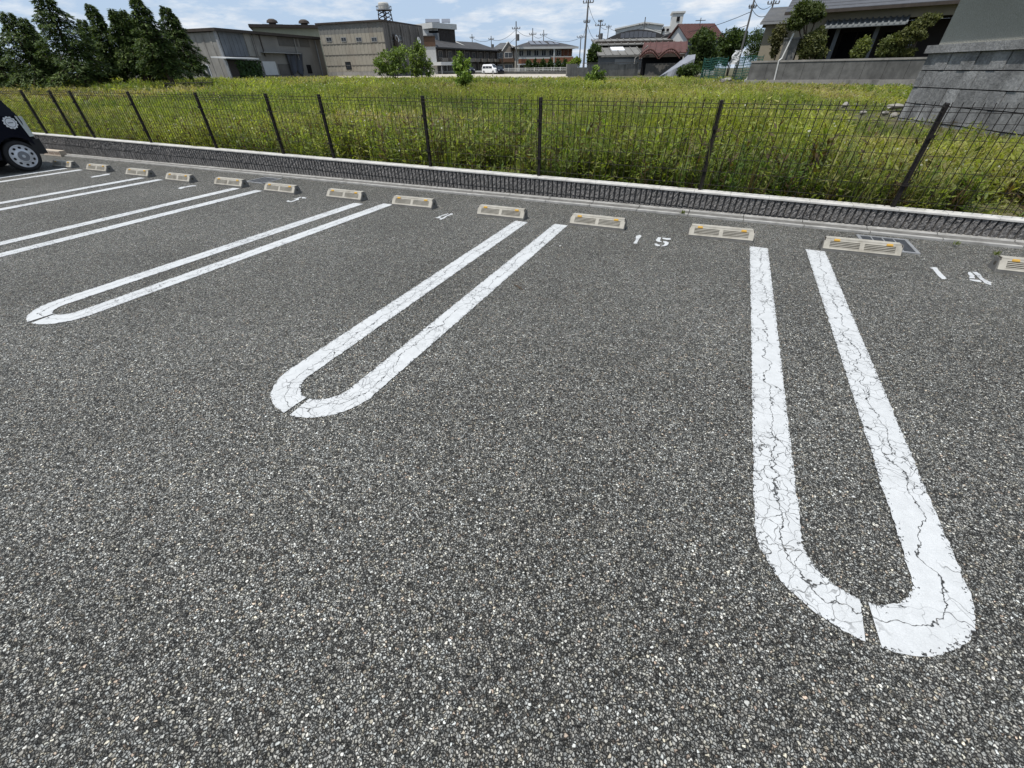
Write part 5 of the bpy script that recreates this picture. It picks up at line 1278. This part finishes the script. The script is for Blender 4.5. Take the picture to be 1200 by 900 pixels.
CED = [(58, 104, 13, 'dark cedar cut by the left edge of the photo', .46), (106, 103, -14, 'broad dark cedar left of the sky gap, its top out of frame', .40), (70, 99, 20, 'small distant cedar between the two leftmost cedars', .24),
       (150, 100.5, 4, 'slim cedar just right of the sky gap', .27), (172, 101, 10, 'cedar in the middle of the right-hand clump, behind its neighbours', .30), (203, 104, -6, 'tallest cedar of the right-hand clump, on a leaning trunk', .31),
       (182, 100.5, 11, 'cedar with a bare lower trunk, left of the tallest in the clump', .32), (229, 99.5, 7, 'rightmost cedar, its branches touching the grey shed', .34), (16, 104, 30, 'wide low cedar behind the parked dark car', .5), (132, 98.5, 22, 'shaded cedar filling the back of the sky gap', .34), (190, 99, 22, 'shaded cedar at the back of the right-hand clump', .36)]
for k, (bx, by, yt, lb, sp) in enumerate(CED): cedar(bx, by, yt, lb, 40+k, sp*1.15, .21 if k in (3, 4, 5, 6, 7) else .09)

def leafy(name, label, cat, base, H, crowns, seed, leaf=.16, nleaf=2600, cols=((.045, .075, .018), (.09, .13, .03)), trunk=.07, group=None, stems=None, m=LEAF, R=None, dens=2.0):
    """crowns: ellipsoids (dx along view-right, dy depth, z centre, rx, ry, rz) in metres from the base"""
    root = thing(name, label, cat, tuple(base), group); g = rng(seed); e = np.array([CR[0], CR[1], 0]); e /= np.linalg.norm(e); f = np.array([-e[1], e[0], 0]); base = np.array(base, float)
    mb = MB(); tot = sum(c[3]*c[4]*c[5] for c in crowns)**1.0; V = []; C = []
    for c in crowns:
        ctr = base+e*c[0]+f*c[1]+np.array([0, 0, c[2]])
        st = base+e*(c[0]*.15) if stems is None else base+e*(c[0]*stems)
        k1 = st+np.array([0, 0, max(.05, c[2]*.45)])+e*c[0]*.15; r0 = trunk/ (len(crowns)**.35)
        mb.tube([st-np.array([0, 0, .15]), k1, ctr-np.array([0, 0, c[5]*.2])], [r0, r0*.7, r0*.3], 6)
        for _ in range(6):
            d = unit(g.normal(0, 1, (1, 3)))[0]*np.array([c[3], c[4], c[5]])*.8; q = ctr+e*d[0]+f*d[1]+np.array([0, 0, d[2]]); mb.tube([k1+(ctr-k1)*.6, (ctr+q)/2+np.array([0, 0, .05]), q], [r0*.4, r0*.25, r0*.08], 4, cap=False)
        n = int(dens*nleaf*(c[3]*c[4]*c[5])/tot)
        # leaves gather into clumps on twigs, so gaps stay open between them
        nc = max(12, n//24); d = unit(g.normal(0, 1, (nc, 3))); rad = g.uniform(.25, 1, nc)**.45; cl = d*rad[:, None]*np.array([c[3], c[4], c[5]])*g.uniform(.82, 1.12, nc)[:, None]
        idx = g.integers(0, nc, n); q = cl[idx]+g.normal(0, 1, (n, 3))*np.array([c[3], c[4], c[5]])*.13
        pos = ctr+q[:, :1]*e+q[:, 1:2]*f+q[:, 2:3]*np.array([0, 0, 1.0])
        dd = unit(g.normal(0, 1, (n, 3))+np.array([0, 0, -.25])); sd = unit(np.cross(dd, g.normal(0, 1, (n, 3)))); Ls = leaf*1.12*g.uniform(.6, 1.3, n)
        V.append(leaf_quads(pos, dd, sd, Ls, Ls*.55)); k = np.clip(g.uniform(0, 1, n)*.6+g.uniform(0, 1, nc)[idx]*.5, 0, 1)
        C.append((np.array(cols[0])*(1-k)[:, None]+np.array(cols[1])*k[:, None])*g.uniform(.75, 1.2, n)[:, None])
    mb.build('trunk', BARK, root); quads('crown', np.concatenate(V), np.concatenate(C), m, root, tuple(base)); return root
def crown_px(base, ell):
    """ellipses in picture px (x, y, rx, ry) read at the base's distance -> metres"""
    R = hypot(base[0], base[1]); out = []; e = np.array([CR[0], CR[1], 0]); e /= np.linalg.norm(e)
    for x, y, rx, ry in ell:
        c = at_r(x, y, R); a = at_r(x+rx, y, R); t = at_r(x, y-ry, R); d = (c-np.array(base)); r_x = np.linalg.norm((a-c)[:2]); r_z = abs(t[2]-c[2])
        out.append((float(d@e), float(d@np.array([-e[1], e[0], 0]))*0, float(d[2]), r_x, min(r_x, 2.2), r_z))
    return out
FRESH = ((.070, .110, .024), (.165, .22, .048)); OLIVE = ((.050, .065, .022), (.11, .13, .04)); DEEP = ((.024, .042, .012), (.060, .090, .024))
def ptree(name, label, cat, bx, by, ell, seed, R=None, cols=FRESH, **k):
    b0 = on_ground(bx, by) if R is None else at_r(bx, by, R)
    return leafy(name, label, cat, b0, 1, crown_px(b0, ell), seed, cols=cols, **k)
ptree('young_tree', 'spreading young tree in the field, the left one before the factory corner', 'tree', 465, 96, [(452, 72, 13, 14), (470, 66, 12, 13), (446, 80, 9, 8), (462, 82, 12, 9)], 5, nleaf=2600, leaf=.19, dens=1.0, group='young trees in the field')
ptree('young_tree', 'young tree in the field right beside the spreading one, before the dark factory wall', 'tree', 495, 95, [(489, 66, 10, 17), (497, 80, 11, 11), (484, 82, 8, 9), (490, 54, 5, 8)], 6, nleaf=2300, leaf=.19, dens=1.0, group='young trees in the field', cols=((.07, .108, .024), (.175, .225, .05)))
ptree('sapling', 'slender sapling with fresh green leaves standing alone before the row houses', 'sapling', 541, 109, [(542, 66, 4, 8), (539, 76, 8, 9), (543, 88, 10, 10), (541, 99, 7, 8), (547, 74, 5, 6)], 7, nleaf=1500, leaf=.15, dens=1.05, trunk=.035, group='saplings in the field', cols=((.085, .14, .028), (.22, .30, .06)))
ptree('sapling', 'bushy sapling in the field, in front of the old blackened wall', 'sapling', 696, 99, [(698, 84, 5, 9), (694, 92, 8, 7), (706, 90, 6, 6), (687, 94, 5, 4)], 8, nleaf=1300, leaf=.17, dens=1.05, trunk=.035, group='saplings in the field', cols=((.07, .12, .026), (.18, .25, .05)))
ptree('sapling', 'small bright green bush at the foot of the concrete retaining wall', 'bush', 1045, 101, [(1046, 88, 8, 7), (1041, 95, 8, 5), (1052, 95, 6, 4)], 9, nleaf=800, leaf=.2, trunk=.03, group='saplings in the field', cols=((.07, .12, .02), (.17, .24, .04)))
ptree('bush', 'dark creeper bush at the corner of the grey shed beside the ivy lean-to', 'bush', 268, 91, [(265, 76, 9, 10), (272, 84, 8, 8)], 10, nleaf=900, leaf=.25, cols=DEEP)
# trees by the red roofed house
ptree('broadleaf_tree', 'dark broadleaf tree in front of the red-roofed house, leftmost of the three', 'tree', 824, 90, [(822, 52, 13, 17), (817, 72, 12, 13), (836, 68, 10, 14), (828, 38, 8, 6)], 11, nleaf=3400, leaf=.3, cols=((.028, .048, .014), (.075, .105, .03)), trunk=.12, group='broadleaf trees beside the retaining wall')
ptree('broadleaf_tree', 'rounded dark broadleaf tree, middle one of the three', 'tree', 852, 89, [(857, 50, 16, 15), (852, 66, 10, 9), (866, 44, 9, 9)], 12, nleaf=3200, leaf=.3, cols=DEEP, trunk=.12, group='broadleaf trees beside the retaining wall')
ptree('broadleaf_tree', 'dark broadleaf tree beside the outbuilding, rightmost of the three', 'tree', 882, 84, [(891, 48, 17, 15), (884, 62, 12, 9), (905, 48, 10, 14)], 13, nleaf=3200, leaf=.3, cols=DEEP, trunk=.12, group='broadleaf trees beside the retaining wall')
ptree('evergreen_tree', 'dense round evergreen behind the old wall, left of the workshop', 'tree', 696, 80, [(697, 64, 7, 11), (694, 72, 6, 7)], 14, R=80, nleaf=1600, leaf=.35, cols=DEEP, trunk=.12)
ptree('bush', 'low green bush below the three broadleaf trees', 'bush', 808, 91, [(807, 82, 12, 7), (800, 86, 8, 4)], 15, nleaf=1000, leaf=.25, cols=DEEP)
ptree('bush', 'yellow-green garden bush at the right end of the apartment railing', 'bush', 675, 82, [(675, 72, 5, 5), (669, 76, 4, 4)], 16, R=82, nleaf=700, leaf=.3, cols=((.09, .13, .02), (.22, .27, .05)))
# pine on the retaining wall and the garden shrubs
def wallplant(name, label, cat, x, ell, seed, v=1.5, **k):
    u, w = GW.uw(x, 70, v); b0 = GW.p(u, v, GZ-.15); return leafy(name, label, cat, b0, 1, crown_px(b0, ell), seed, **k)
wallplant('garden_pine', 'leaning garden pine with a flat clouded crown on the retaining wall', 'pine', 938, [(945, 14, 17, 11), (930, 26, 12, 9), (960, 17, 9, 8), (936, 8, 9, 6)], 21, nleaf=4200, leaf=.16, cols=((.028, .044, .014), (.080, .100, .028)), trunk=.16, stems=.05)
wallplant('garden_shrub', 'tall feathery shrub with brownish tips, right of the pine trunk', 'shrub', 952, [(948, 52, 14, 16), (960, 44, 7, 14), (962, 62, 9, 9), (940, 60, 9, 9)], 22, nleaf=3000, leaf=.16, cols=((.030, .046, .013), (.11, .115, .04)), group='garden shrubs on the retaining wall')
wallplant('garden_shrub', 'brown-green dead-leaved climber left of the concrete pillar', 'shrub', 909, [(910, 42, 8, 13), (907, 58, 5, 10)], 23, nleaf=1200, leaf=.16, cols=((.045, .042, .02), (.12, .12, .045)), group='garden shrubs on the retaining wall')
wallplant('garden_shrub', 'yellow-green shrub under the awning, left one of three on the wall', 'shrub', 1008, [(1010, 55, 9, 13), (1003, 62, 8, 7)], 24, nleaf=1200, leaf=.17, cols=((.05, .07, .018), (.17, .19, .05)), group='garden shrubs on the retaining wall')
wallplant('garden_shrub', 'layered garden shrub in the middle of the dark veranda', 'shrub', 1042, [(1040, 50, 11, 9), (1047, 60, 12, 9), (1030, 60, 8, 8)], 25, nleaf=1800, leaf=.15, cols=((.04, .055, .018), (.12, .135, .04)), group='garden shrubs on the retaining wall')
wallplant('garden_pine', 'cloud-pruned garden pine whose pads rise to the eaves at right', 'pine', 1062, [(1093, 20, 12, 4.5), (1080, 28, 13, 5), (1066, 37, 14, 6), (1078, 42, 10, 5), (1056, 47, 10, 6), (1061, 62, 9, 6)], 26, nleaf=4200, leaf=.13, cols=((.040, .050, .016), (.125, .13, .04)), trunk=.16, stems=.3)
# clipped shrubs before the apartment
F, base, h = APT
for k, (x, nm) in enumerate(zip((619.5, 627.5, 636, 645, 653.5, 662), ('leftmost', 'second from left', 'third from left', 'third from right', 'second from right', 'rightmost'))):
    c = at_r(x, 79, 88); leafy('clipped_shrub', nm+' of the six dark clipped shrubs in front of the apartment', 'shrub', (c[0], c[1], terr(c[0], c[1])), 1,
        [(0, 0, .85, .52, .52, .78), (0, 0, 1.4, .32, .32, .5)], 60+k, nleaf=420, leaf=.28, cols=((.018, .036, .010), (.045, .07, .018)), trunk=.06, group='clipped shrubs before the apartment')
# ivy on the lean-to
u0, u1, w0, w1, F, lean, c0 = IVY; g = rng(3); n = 1500
pos = np.array([F.p(u, -1.72, w) for u, w in zip(g.uniform(u0, u1+.3, n), g.uniform(w0-.3, w1-.1, n))])+g.normal(0, .08, (n, 3)); dd = unit(g.normal(0, .5, (n, 3))+np.array([0, 0, -1])); sd = unit(np.cross(dd, F.n)+g.normal(0, .3, (n, 3))); L = g.uniform(.15, .3, n)
quads('ivy', leaf_quads(pos, dd, sd, L, L*.7), np.array([.022, .046, .010])*g.uniform(.6, 1.7, n)[:, None], LEAF, lean, ORG[lean.name])
# green netting along the foot of the trees
NET = plain('green_netting', (.020, .080, .064), .8, .3, 3)
for k, (x0, x1, y0, y1, lb) in enumerate(((821, 848, 69, 88, 'green plastic netting fence under the leftmost broadleaf tree'), (858, 888, 67, 87, 'green plastic netting fence beside the end of the retaining wall'))):
    A = on_ground(x0, 91); A = at_r(x0, 90, 54); B = at_r(x1, 90, 53); F = Fr(A, B); z = terr(A[0], A[1]); zt = at_r(x0, y0, 54)[2]
    root = thing('netting_fence', lb, 'fence', (A[0], A[1], z), 'green netting fences'); mb = MB(); r = random.Random(k)
    nu, nw = 22, 9
    for i in range(nu+1): mb.tube([F.p(F.L*i/nu+r.uniform(-.03, .03), .06*sin(i+j), z+(zt-z)*j/4) for j in range(5)], .022, 4)
    for j in range(nw+1): mb.tube([F.p(F.L*i/8, .06*sin(i*2+j), z+(zt-z)*j/nw-.05*sin(i)) for i in range(9)], .022, 4)
    mb.build('netting', NET, root)
    for i in range(4): m2 = MB(); m2.tube([F.p(F.L*i/3, .03, z-.2), F.p(F.L*i/3, .03, zt+.1)], .035, 6); m2.build('post', NET, root)
# white birds-scarer cloth, blocks and rubble by the wall end
r = random.Random(5)
A = at_r(864, 62, 53.5); mb = MB(); rows = []
for j in range(8): rows.append([mb.vert(A+np.array([(i-2)*.13+.07*sin(j*1.7)+.03*j*(-1 if i < 2 else .3), .06*sin(i*2+j), .2-j*.15])) for i in range(5)])
for j in range(7):
    for i in range(4): mb.face((rows[j][i], rows[j][i+1], rows[j+1][i+1], rows[j+1][i]))
mb.loc = tuple(A); tag(mb.build('plastic_sheet', WHITEP), 'torn white plastic sheet hanging over the green netting', 'plastic sheet')
def rock(mb, c, s, g, nsub=2):
    import bmesh
    bm = bmesh.new(); bmesh.ops.create_icosphere(bm, subdivisions=nsub, radius=1.0)
    off = Vector((g.uniform(0, 50), g.uniform(0, 50), g.uniform(0, 50)))
    ids = {}
    for v in bm.verts:
        k = 1+.45*mnoise.noise(v.co*1.2+off)
        ids[v.index] = mb.vert((c[0]+v.co.x*s[0]*k, c[1]+v.co.y*s[1]*k, c[2]+v.co.z*s[2]*k))
    for f in bm.faces: mb.face([ids[v.index] for v in f.verts])
    bm.free()
RUB = plain('pale_rubble', (.24, .23, .21), .9, .15, 8); RUBD = plain('grey_rubble', (.16, .15, .15), .9, .2, 8)
for k, (x, y, s, m, lb) in enumerate(((852, 93, .30, RUB, 'lumpy white rubble sack at the left end of the retaining wall'), (846, 93.5, .24, RUBD, 'dark block lying left of the white rubble sack'), (866, 92, .28, RUBD, 'dark block lying right of the white rubble sack'))):
    c = on_ground(x, y+3); mb = MB(); rock(mb, (c[0], c[1], c[2]+s*.5), (s*1.2, s*.8, s*.6), r); mb.loc = tuple(c); tag(mb.build('rubble_stone', m), lb, 'rubble', 'rubble by the retaining wall')
c = on_ground(876, 96); mb = MB(); zz_ = at_r(876, 86, hypot(c[0], c[1]))[2]; mb.box(c[0]-.3, c[0]+.35, c[1]-.2, c[1]+.2, c[2], zz_-.45); mb.prism([(c[0]-.2, c[1]-.15, zz_-.448), (c[0]+.35, c[1]-.15, zz_-.448), (c[0]+.35, c[1]+.15, zz_-.448), (c[0]-.2, c[1]+.15, zz_-.448)], [(c[0]-.05, c[1]-.12, zz_), (c[0]+.35, c[1]-.12, zz_), (c[0]+.35, c[1]+.12, zz_), (c[0]-.05, c[1]+.12, zz_)]); mb.loc = tuple(c)
tag(mb.build('stone_marker', WHITEP), 'white boundary stone at the left end of the retaining wall', 'stone')
for k, (x, y, s, m, lb) in enumerate(((989, 127, .11, RUB, 'whitish lump of rubble in the grass, leftmost of the scatter before the block base'), (1001, 127, .10, RUBD, 'dark lump of rubble beside the leftmost whitish one'), (1010, 135, .09, RUB, 'small whitish lump of rubble in the middle of the scatter'), (1036, 136, .09, RUB, 'small pale lump of rubble left of the flat slab'), (1048, 131, .17, RUB, 'flat pale broken slab at the foot of the block base'), (1045, 139, .09, RUB, 'pale lump of rubble just under the flat slab'))):
    c = on_ground(x, y); mb = MB(); rock(mb, (c[0], c[1], c[2]+s*.9), (s*(1.6 if k == 4 else 1.1), s*.9, s*(.5 if k == 4 else .8)), r); mb.loc = tuple(c); tag(mb.build('rubble_stone', m), lb, 'rubble', 'rubble scattered in the field')
# low wire fence by the cedars
A = on_ground(196, 106.5); B = on_ground(252, 105); F = Fr(A, B); z = terr(A[0], A[1]); zt = at_r(225, 96, hypot(A[0], A[1]))[2]
root = thing('wire_fence', 'short low dark wire fence under the rightmost cedars', 'fence', (A[0], A[1], z)); mb = MB()
for k in range(60): mb.tube([F.p(F.L*k/59, 0, z+.1), F.p(F.L*k/59, 0, zt-.02)], .012, 4)
for w in (z+.15, (z+zt)/2, zt-.04): mb.tube([F.p(0, 0, w), F.p(F.L, 0, w)], .018, 4)
mb.build('mesh_panel', FENCE, root)
for k in range(5): mb = MB(); mb.tube([F.p(F.L*k/4, .03, z-.2), F.p(F.L*k/4, .03, zt)], .035, 6); mb.build('post', FENCE, root)

# ---- weeds: thousands of leaves, denser and finer near the fence
def weeds(n, r0, r1, seed, hmin, hmax, nl, lf, name=None, az=(-1.28, .62), rpow=.5):
    g = rng(seed); V = []; C = []
    R = r0+(r1-r0)*g.uniform(0, 1, n)**rpow; a = g.uniform(az[0], az[1], n); x = R*np.sin(a); y = R*np.cos(a)
    wy_ = 5.645+np.where(x < -1, .0185, .006)*(x+1)+.20
    keep = (y > wy_); x, y = x[keep], y[keep]
    # nothing grows on the paved strip, the terrace or inside buildings
    return x, y, g
def plants(x, y, g, hmin, hmax, nl, lf, style='forb', flower=0.0):
    n = len(x); dd_ = np.clip((y-5.9)/15, 0, 1); s = dd_*dd_*(3-2*dd_); z = .06+s*(-.0179*x+.0044*y)
    A = vnoise(x, y, 3.1, 1)*.55+vnoise(x, y, 1.1, 2)*.30+vnoise(x, y, .4, 3)*.15
    K = vnoise(x, y, .85, 12)*.6+vnoise(x, y, .33, 13)*.4
    D = vnoise(x, y, 6.5, 5)*.55+vnoise(x, y, 2.1, 6)*.45                      # dry patches
    near = np.clip(1-(y-6)/5.5, 0, 1)
    dry = np.clip((D-.51)*5.0, 0, 1)*.9*(1-.8*near)
    h = (hmin+(hmax-hmin)*np.clip(A*.7+K*.75-.2+g.normal(0, .13, n), 0, 1))*(1-.35*dry)
    yel = np.clip(.52+1.5*(A-.5)+g.normal(0, .22, n), 0, 1)**1.15
    green = np.array([.070, .118, .022]); ygreen = np.array([.290, .318, .062]); tan_ = np.array([.33, .27, .135]); brown = np.array([.080, .055, .026])
    base = green*(1-yel)[:, None]+ygreen*yel[:, None]
    dk = np.clip(dry+g.normal(0, .22, n), 0, 1)*.9; base = base*(1-dk)[:, None]+tan_*dk[:, None]
    br = (g.uniform(0, 1, n) < .05+.16*(near > .72))[:, None]; base = np.where(br, brown, base)
    base = base*(.62+.55*np.clip(vnoise(x, y, 8.5, 15)*.6+vnoise(x, y, 2.3, 16)*.55, 0, 1))[:, None]       # darker and paler kinds of weed grow in drifts
    h = h*np.where((x > 1.6) & (y > 6.8), .52, 1)
    lean = g.normal(0, .16, (n, 2)); V = []; C = []
    top = np.stack([x+lean[:, 0]*h, y+lean[:, 1]*h, z+h], 1); bot = np.stack([x, y, z-.02], 1)
    if style == 'forb':
        sd = unit(np.stack([g.normal(0, 1, n), g.normal(0, 1, n), np.zeros(n)], 1)); w = (.0035*lf/.09)
        V.append(np.stack([bot-sd*w, bot+sd*w, top+sd*w*.5, top-sd*w*.5], 1)); C.append(base*np.array([.85, .75, .8]))
        for j in range(nl):
            t = .14+.86*((j+g.uniform(0, 1, n))/nl); p = bot+(top-bot)*t[:, None]; az = j*2.399+g.uniform(0, 6.28, n)
            el = g.uniform(-.15, .95, n)*(.6+.5*t); d = np.stack([np.cos(az)*np.cos(el), np.sin(az)*np.cos(el), np.sin(el)], 1)
            sdv = unit(np.cross(d, np.array([0, 0, 1.0]))+g.normal(0, .25, (n, 3))); L = lf*g.uniform(.55, 1.25, n)*(1.15-.45*t)
            V.append(leaf_quads(p, d, sdv, L, L*g.uniform(.20, .36, n))); C.append(base*(g.uniform(.65, 1.25, n)*(.62+.5*t))[:, None] if False else base*g.uniform(.6, 1.35, n)[:, None])
    else:
        for j in range(nl):
            az = g.uniform(0, 6.28, n); o = g.normal(0, .03*lf/.3, (n, 2)); p = bot+np.concatenate([o, np.zeros((n, 1))], 1); hh = h*g.uniform(.6, 1.15, n); b_ = g.uniform(.08, .55, n)
            tip = p+np.stack([np.cos(az)*b_*hh, np.sin(az)*b_*hh, hh], 1); mid = p+np.stack([np.cos(az)*b_*hh*.3, np.sin(az)*b_*hh*.3, hh*.58], 1)
            sd = np.stack([-np.sin(az), np.cos(az), np.zeros(n)], 1)*(.006*lf/.3*g.uniform(.6, 1.3, n))[:, None]
            V.append(np.stack([p-sd, p+sd, mid+sd*.8, mid-sd*.8], 1)); C.append(base*g.uniform(.7, 1.3, n)[:, None]); V.append(np.stack([mid-sd*.8, mid+sd*.8, tip+sd*.1, tip-sd*.1], 1)); C.append(base*g.uniform(.8, 1.4, n)[:, None])
    if flower:
        k = (g.uniform(0, 1, n) < flower*.35) & (vnoise(x, y, 2.6, 9) > .66); m = k.sum()
        for _ in range(3):
            p = top[k]+g.normal(0, .02, (m, 3))*lf/.09; d = unit(g.normal(0, 1, (m, 3))); sdv = unit(np.cross(d, g.normal(0, 1, (m, 3)))); L = np.full(m, .024*lf/.09); V.append(leaf_quads(p, d, sdv, L, L)); C.append(np.tile(np.array([.5, .5, .46]), (m, 1)))
    return V, C
CLEAR = [(p[0], p[1], 1.0, 6.0) for p in (on_ground(852, 97), on_ground(866, 97), on_ground(876, 98))]+[(p[0], p[1], .35, 1.6) for p in (on_ground(989, 127), on_ground(1010, 135), on_ground(1036, 136), on_ground(1048, 131), on_ground(1045, 139))]
V = []; C = []
def zone(n, r0, r1, seed, hmin, hmax, nl, lf, style, flower=0.0, rp=.55, az=(-1.30, .80), thin=False):
    x, y, g = weeds(n, r0, r1, seed, 0, 0, 0, 0, az=az, rpow=rp)
    # keep clear of the corner house, the gravel strip and the shed floor
    ok = ~((x > 3.0) & (y > 6.0) & ((x-A_c[0])*F_c.n[0]*inn+(y-A_c[1])*F_c.n[1]*inn > -.05) & ((x-A_c[0])*F_c.u[0]+(y-A_c[1])*F_c.u[1] > -.05))
    ok &= ~(((x-GW.o[0])*GW.n[0]+(y-GW.o[1])*GW.n[1] > -.4) & ((x-GW.o[0])*GW.u[0]+(y-GW.o[1])*GW.u[1] > -.2))
    if thin: ok &= g.uniform(0, 1, len(x)) < np.clip((vnoise(x, y, .85, 12)*.6+vnoise(x, y, .33, 13)*.4-.36)*6, .03, 1)
    for cx, cy, rad, ln in CLEAR:                 # bare spots round the rubble, open towards the lot
        n_ = hypot(cx, cy); t = np.clip((cx-x)*cx/n_+(cy-y)*cy/n_, 0, ln); ok &= np.hypot(x+cx/n_*t-cx, y+cy/n_*t-cy) > rad
    du = (x-A_c[0])*F_c.u[0]+(y-A_c[1])*F_c.u[1]; dv = ((x-A_c[0])*F_c.n[0]+(y-A_c[1])*F_c.n[1])*inn
    ok &= ~((du > -1.2) & (dv > -1.5-g.uniform(0, 1.2, len(x))) & (g.uniform(0, 1, len(x)) < .75))     # trodden strip along the block base
    Rr = np.hypot(x, y); ok &= Rr < np.where((x > -42) & (x < -9), 58, 66)
    v, c = plants(x[ok], y[ok], g, hmin, hmax, nl, lf, style, flower); V.extend(v); C.extend(c)
A_c = A_corner; F_c = F_corner
zone(22500, 5.0, 12, 1, .14, .78, 15, .115, 'forb', .12, rp=.9, az=(-1.25, .98), thin=True)
zone(2600, 5.2, 10.5, 21, .35, .95, 16, .16, 'forb', .0, rp=.9, az=(-1.2, .98), thin=True)
zone(1500, 5.2, 12, 22, .4, .95, 9, .34, 'grass', rp=.9, az=(-.35, .98), thin=True)
zone(7000, 5.0, 10, 2, .08, .34, 9, .09, 'forb', .0, rp=.9, az=(-1.0, .98))
zone(9500, 5.0, 14, 3, .16, .70, 6, .3, 'grass', rp=.9, az=(-1.25, .98), thin=True)
zone(21000, 11, 30, 4, .10, .62, 10, .15, 'forb', .2, rp=.75, thin=True)
zone(12000, 11, 30, 5, .18, .55, 6, .5, 'grass', rp=.75)
zone(15000, 27, 50, 6, .14, .5, 8, .26, 'forb', .2, rp=.8)
zone(7000, 48, 68, 8, .08, .2, 8, .24, 'forb', .2, rp=.8)
zone(7000, 27, 50, 7, .15, .46, 5, 1.0, 'grass', rp=.8)
o = quads('weeds', np.concatenate(V), np.concatenate(C), WEED); tag(o, 'yellow-green weeds and grass growing over the whole field', 'weeds', kind='stuff')
# tufts in the kerb joints
g = rng(77); V = []; C = []
for px, py in ((1166, 299), (800, 250.5), (1120, 287)):
    c = on_z(px, py, .02); n = 26; az = g.uniform(0, 6.28, n); p = np.tile(c, (n, 1))+np.concatenate([g.normal(0, .012, (n, 2)), np.zeros((n, 1))], 1); L = g.uniform(.02, .055, n)
    d = unit(np.stack([np.cos(az)*.6, np.sin(az)*.6, np.ones(n)], 1)); sd = np.stack([-np.sin(az), np.cos(az), np.zeros(n)], 1); V.append(leaf_quads(p, d, sd, L, L*.22)); C.append(np.array([.13, .15, .06])*g.uniform(.6, 1.4, n)[:, None])
tag(quads('kerb_weeds', np.concatenate(V), np.concatenate(C), WEED), 'sparse weed tufts in the joints of the concrete kerb', 'weeds', kind='stuff')

# ---- small litter on the asphalt
c = on_z(607, 336.5, .006); mb = MB(); mb.tube([c+np.array([-.05, .03, 0]), c+np.array([-.01, .012, .003]), c+np.array([.02, -.012, .002]), c+np.array([.055, -.028, 0])], [.004, .006, .006, .003], 6)
mb.tube([c+np.array([.01, -.005, .002]), c+np.array([.03, .012, .004])], [.003, .0015], 5); mb.loc = tuple(c); tag(mb.build('twig', BARK), 'short dark twig lying right of the middle line', 'twig')
r = random.Random(9)
for x, y, sz, lb in ((656.5, 288, .011, 'white pebble on the asphalt right of the top of the middle line'), (1000, 582, .007, 'white pebble between the legs of the far right line'), (562, 586, .008, 'white pebble on open asphalt below the middle of the picture')):
    c = on_z(x, y, sz*.5); mb = MB(); rock(mb, c, (sz, sz*.8, sz*.6), r); mb.loc = tuple(c); tag(mb.build('pebble', PALE), lb, 'pebble')
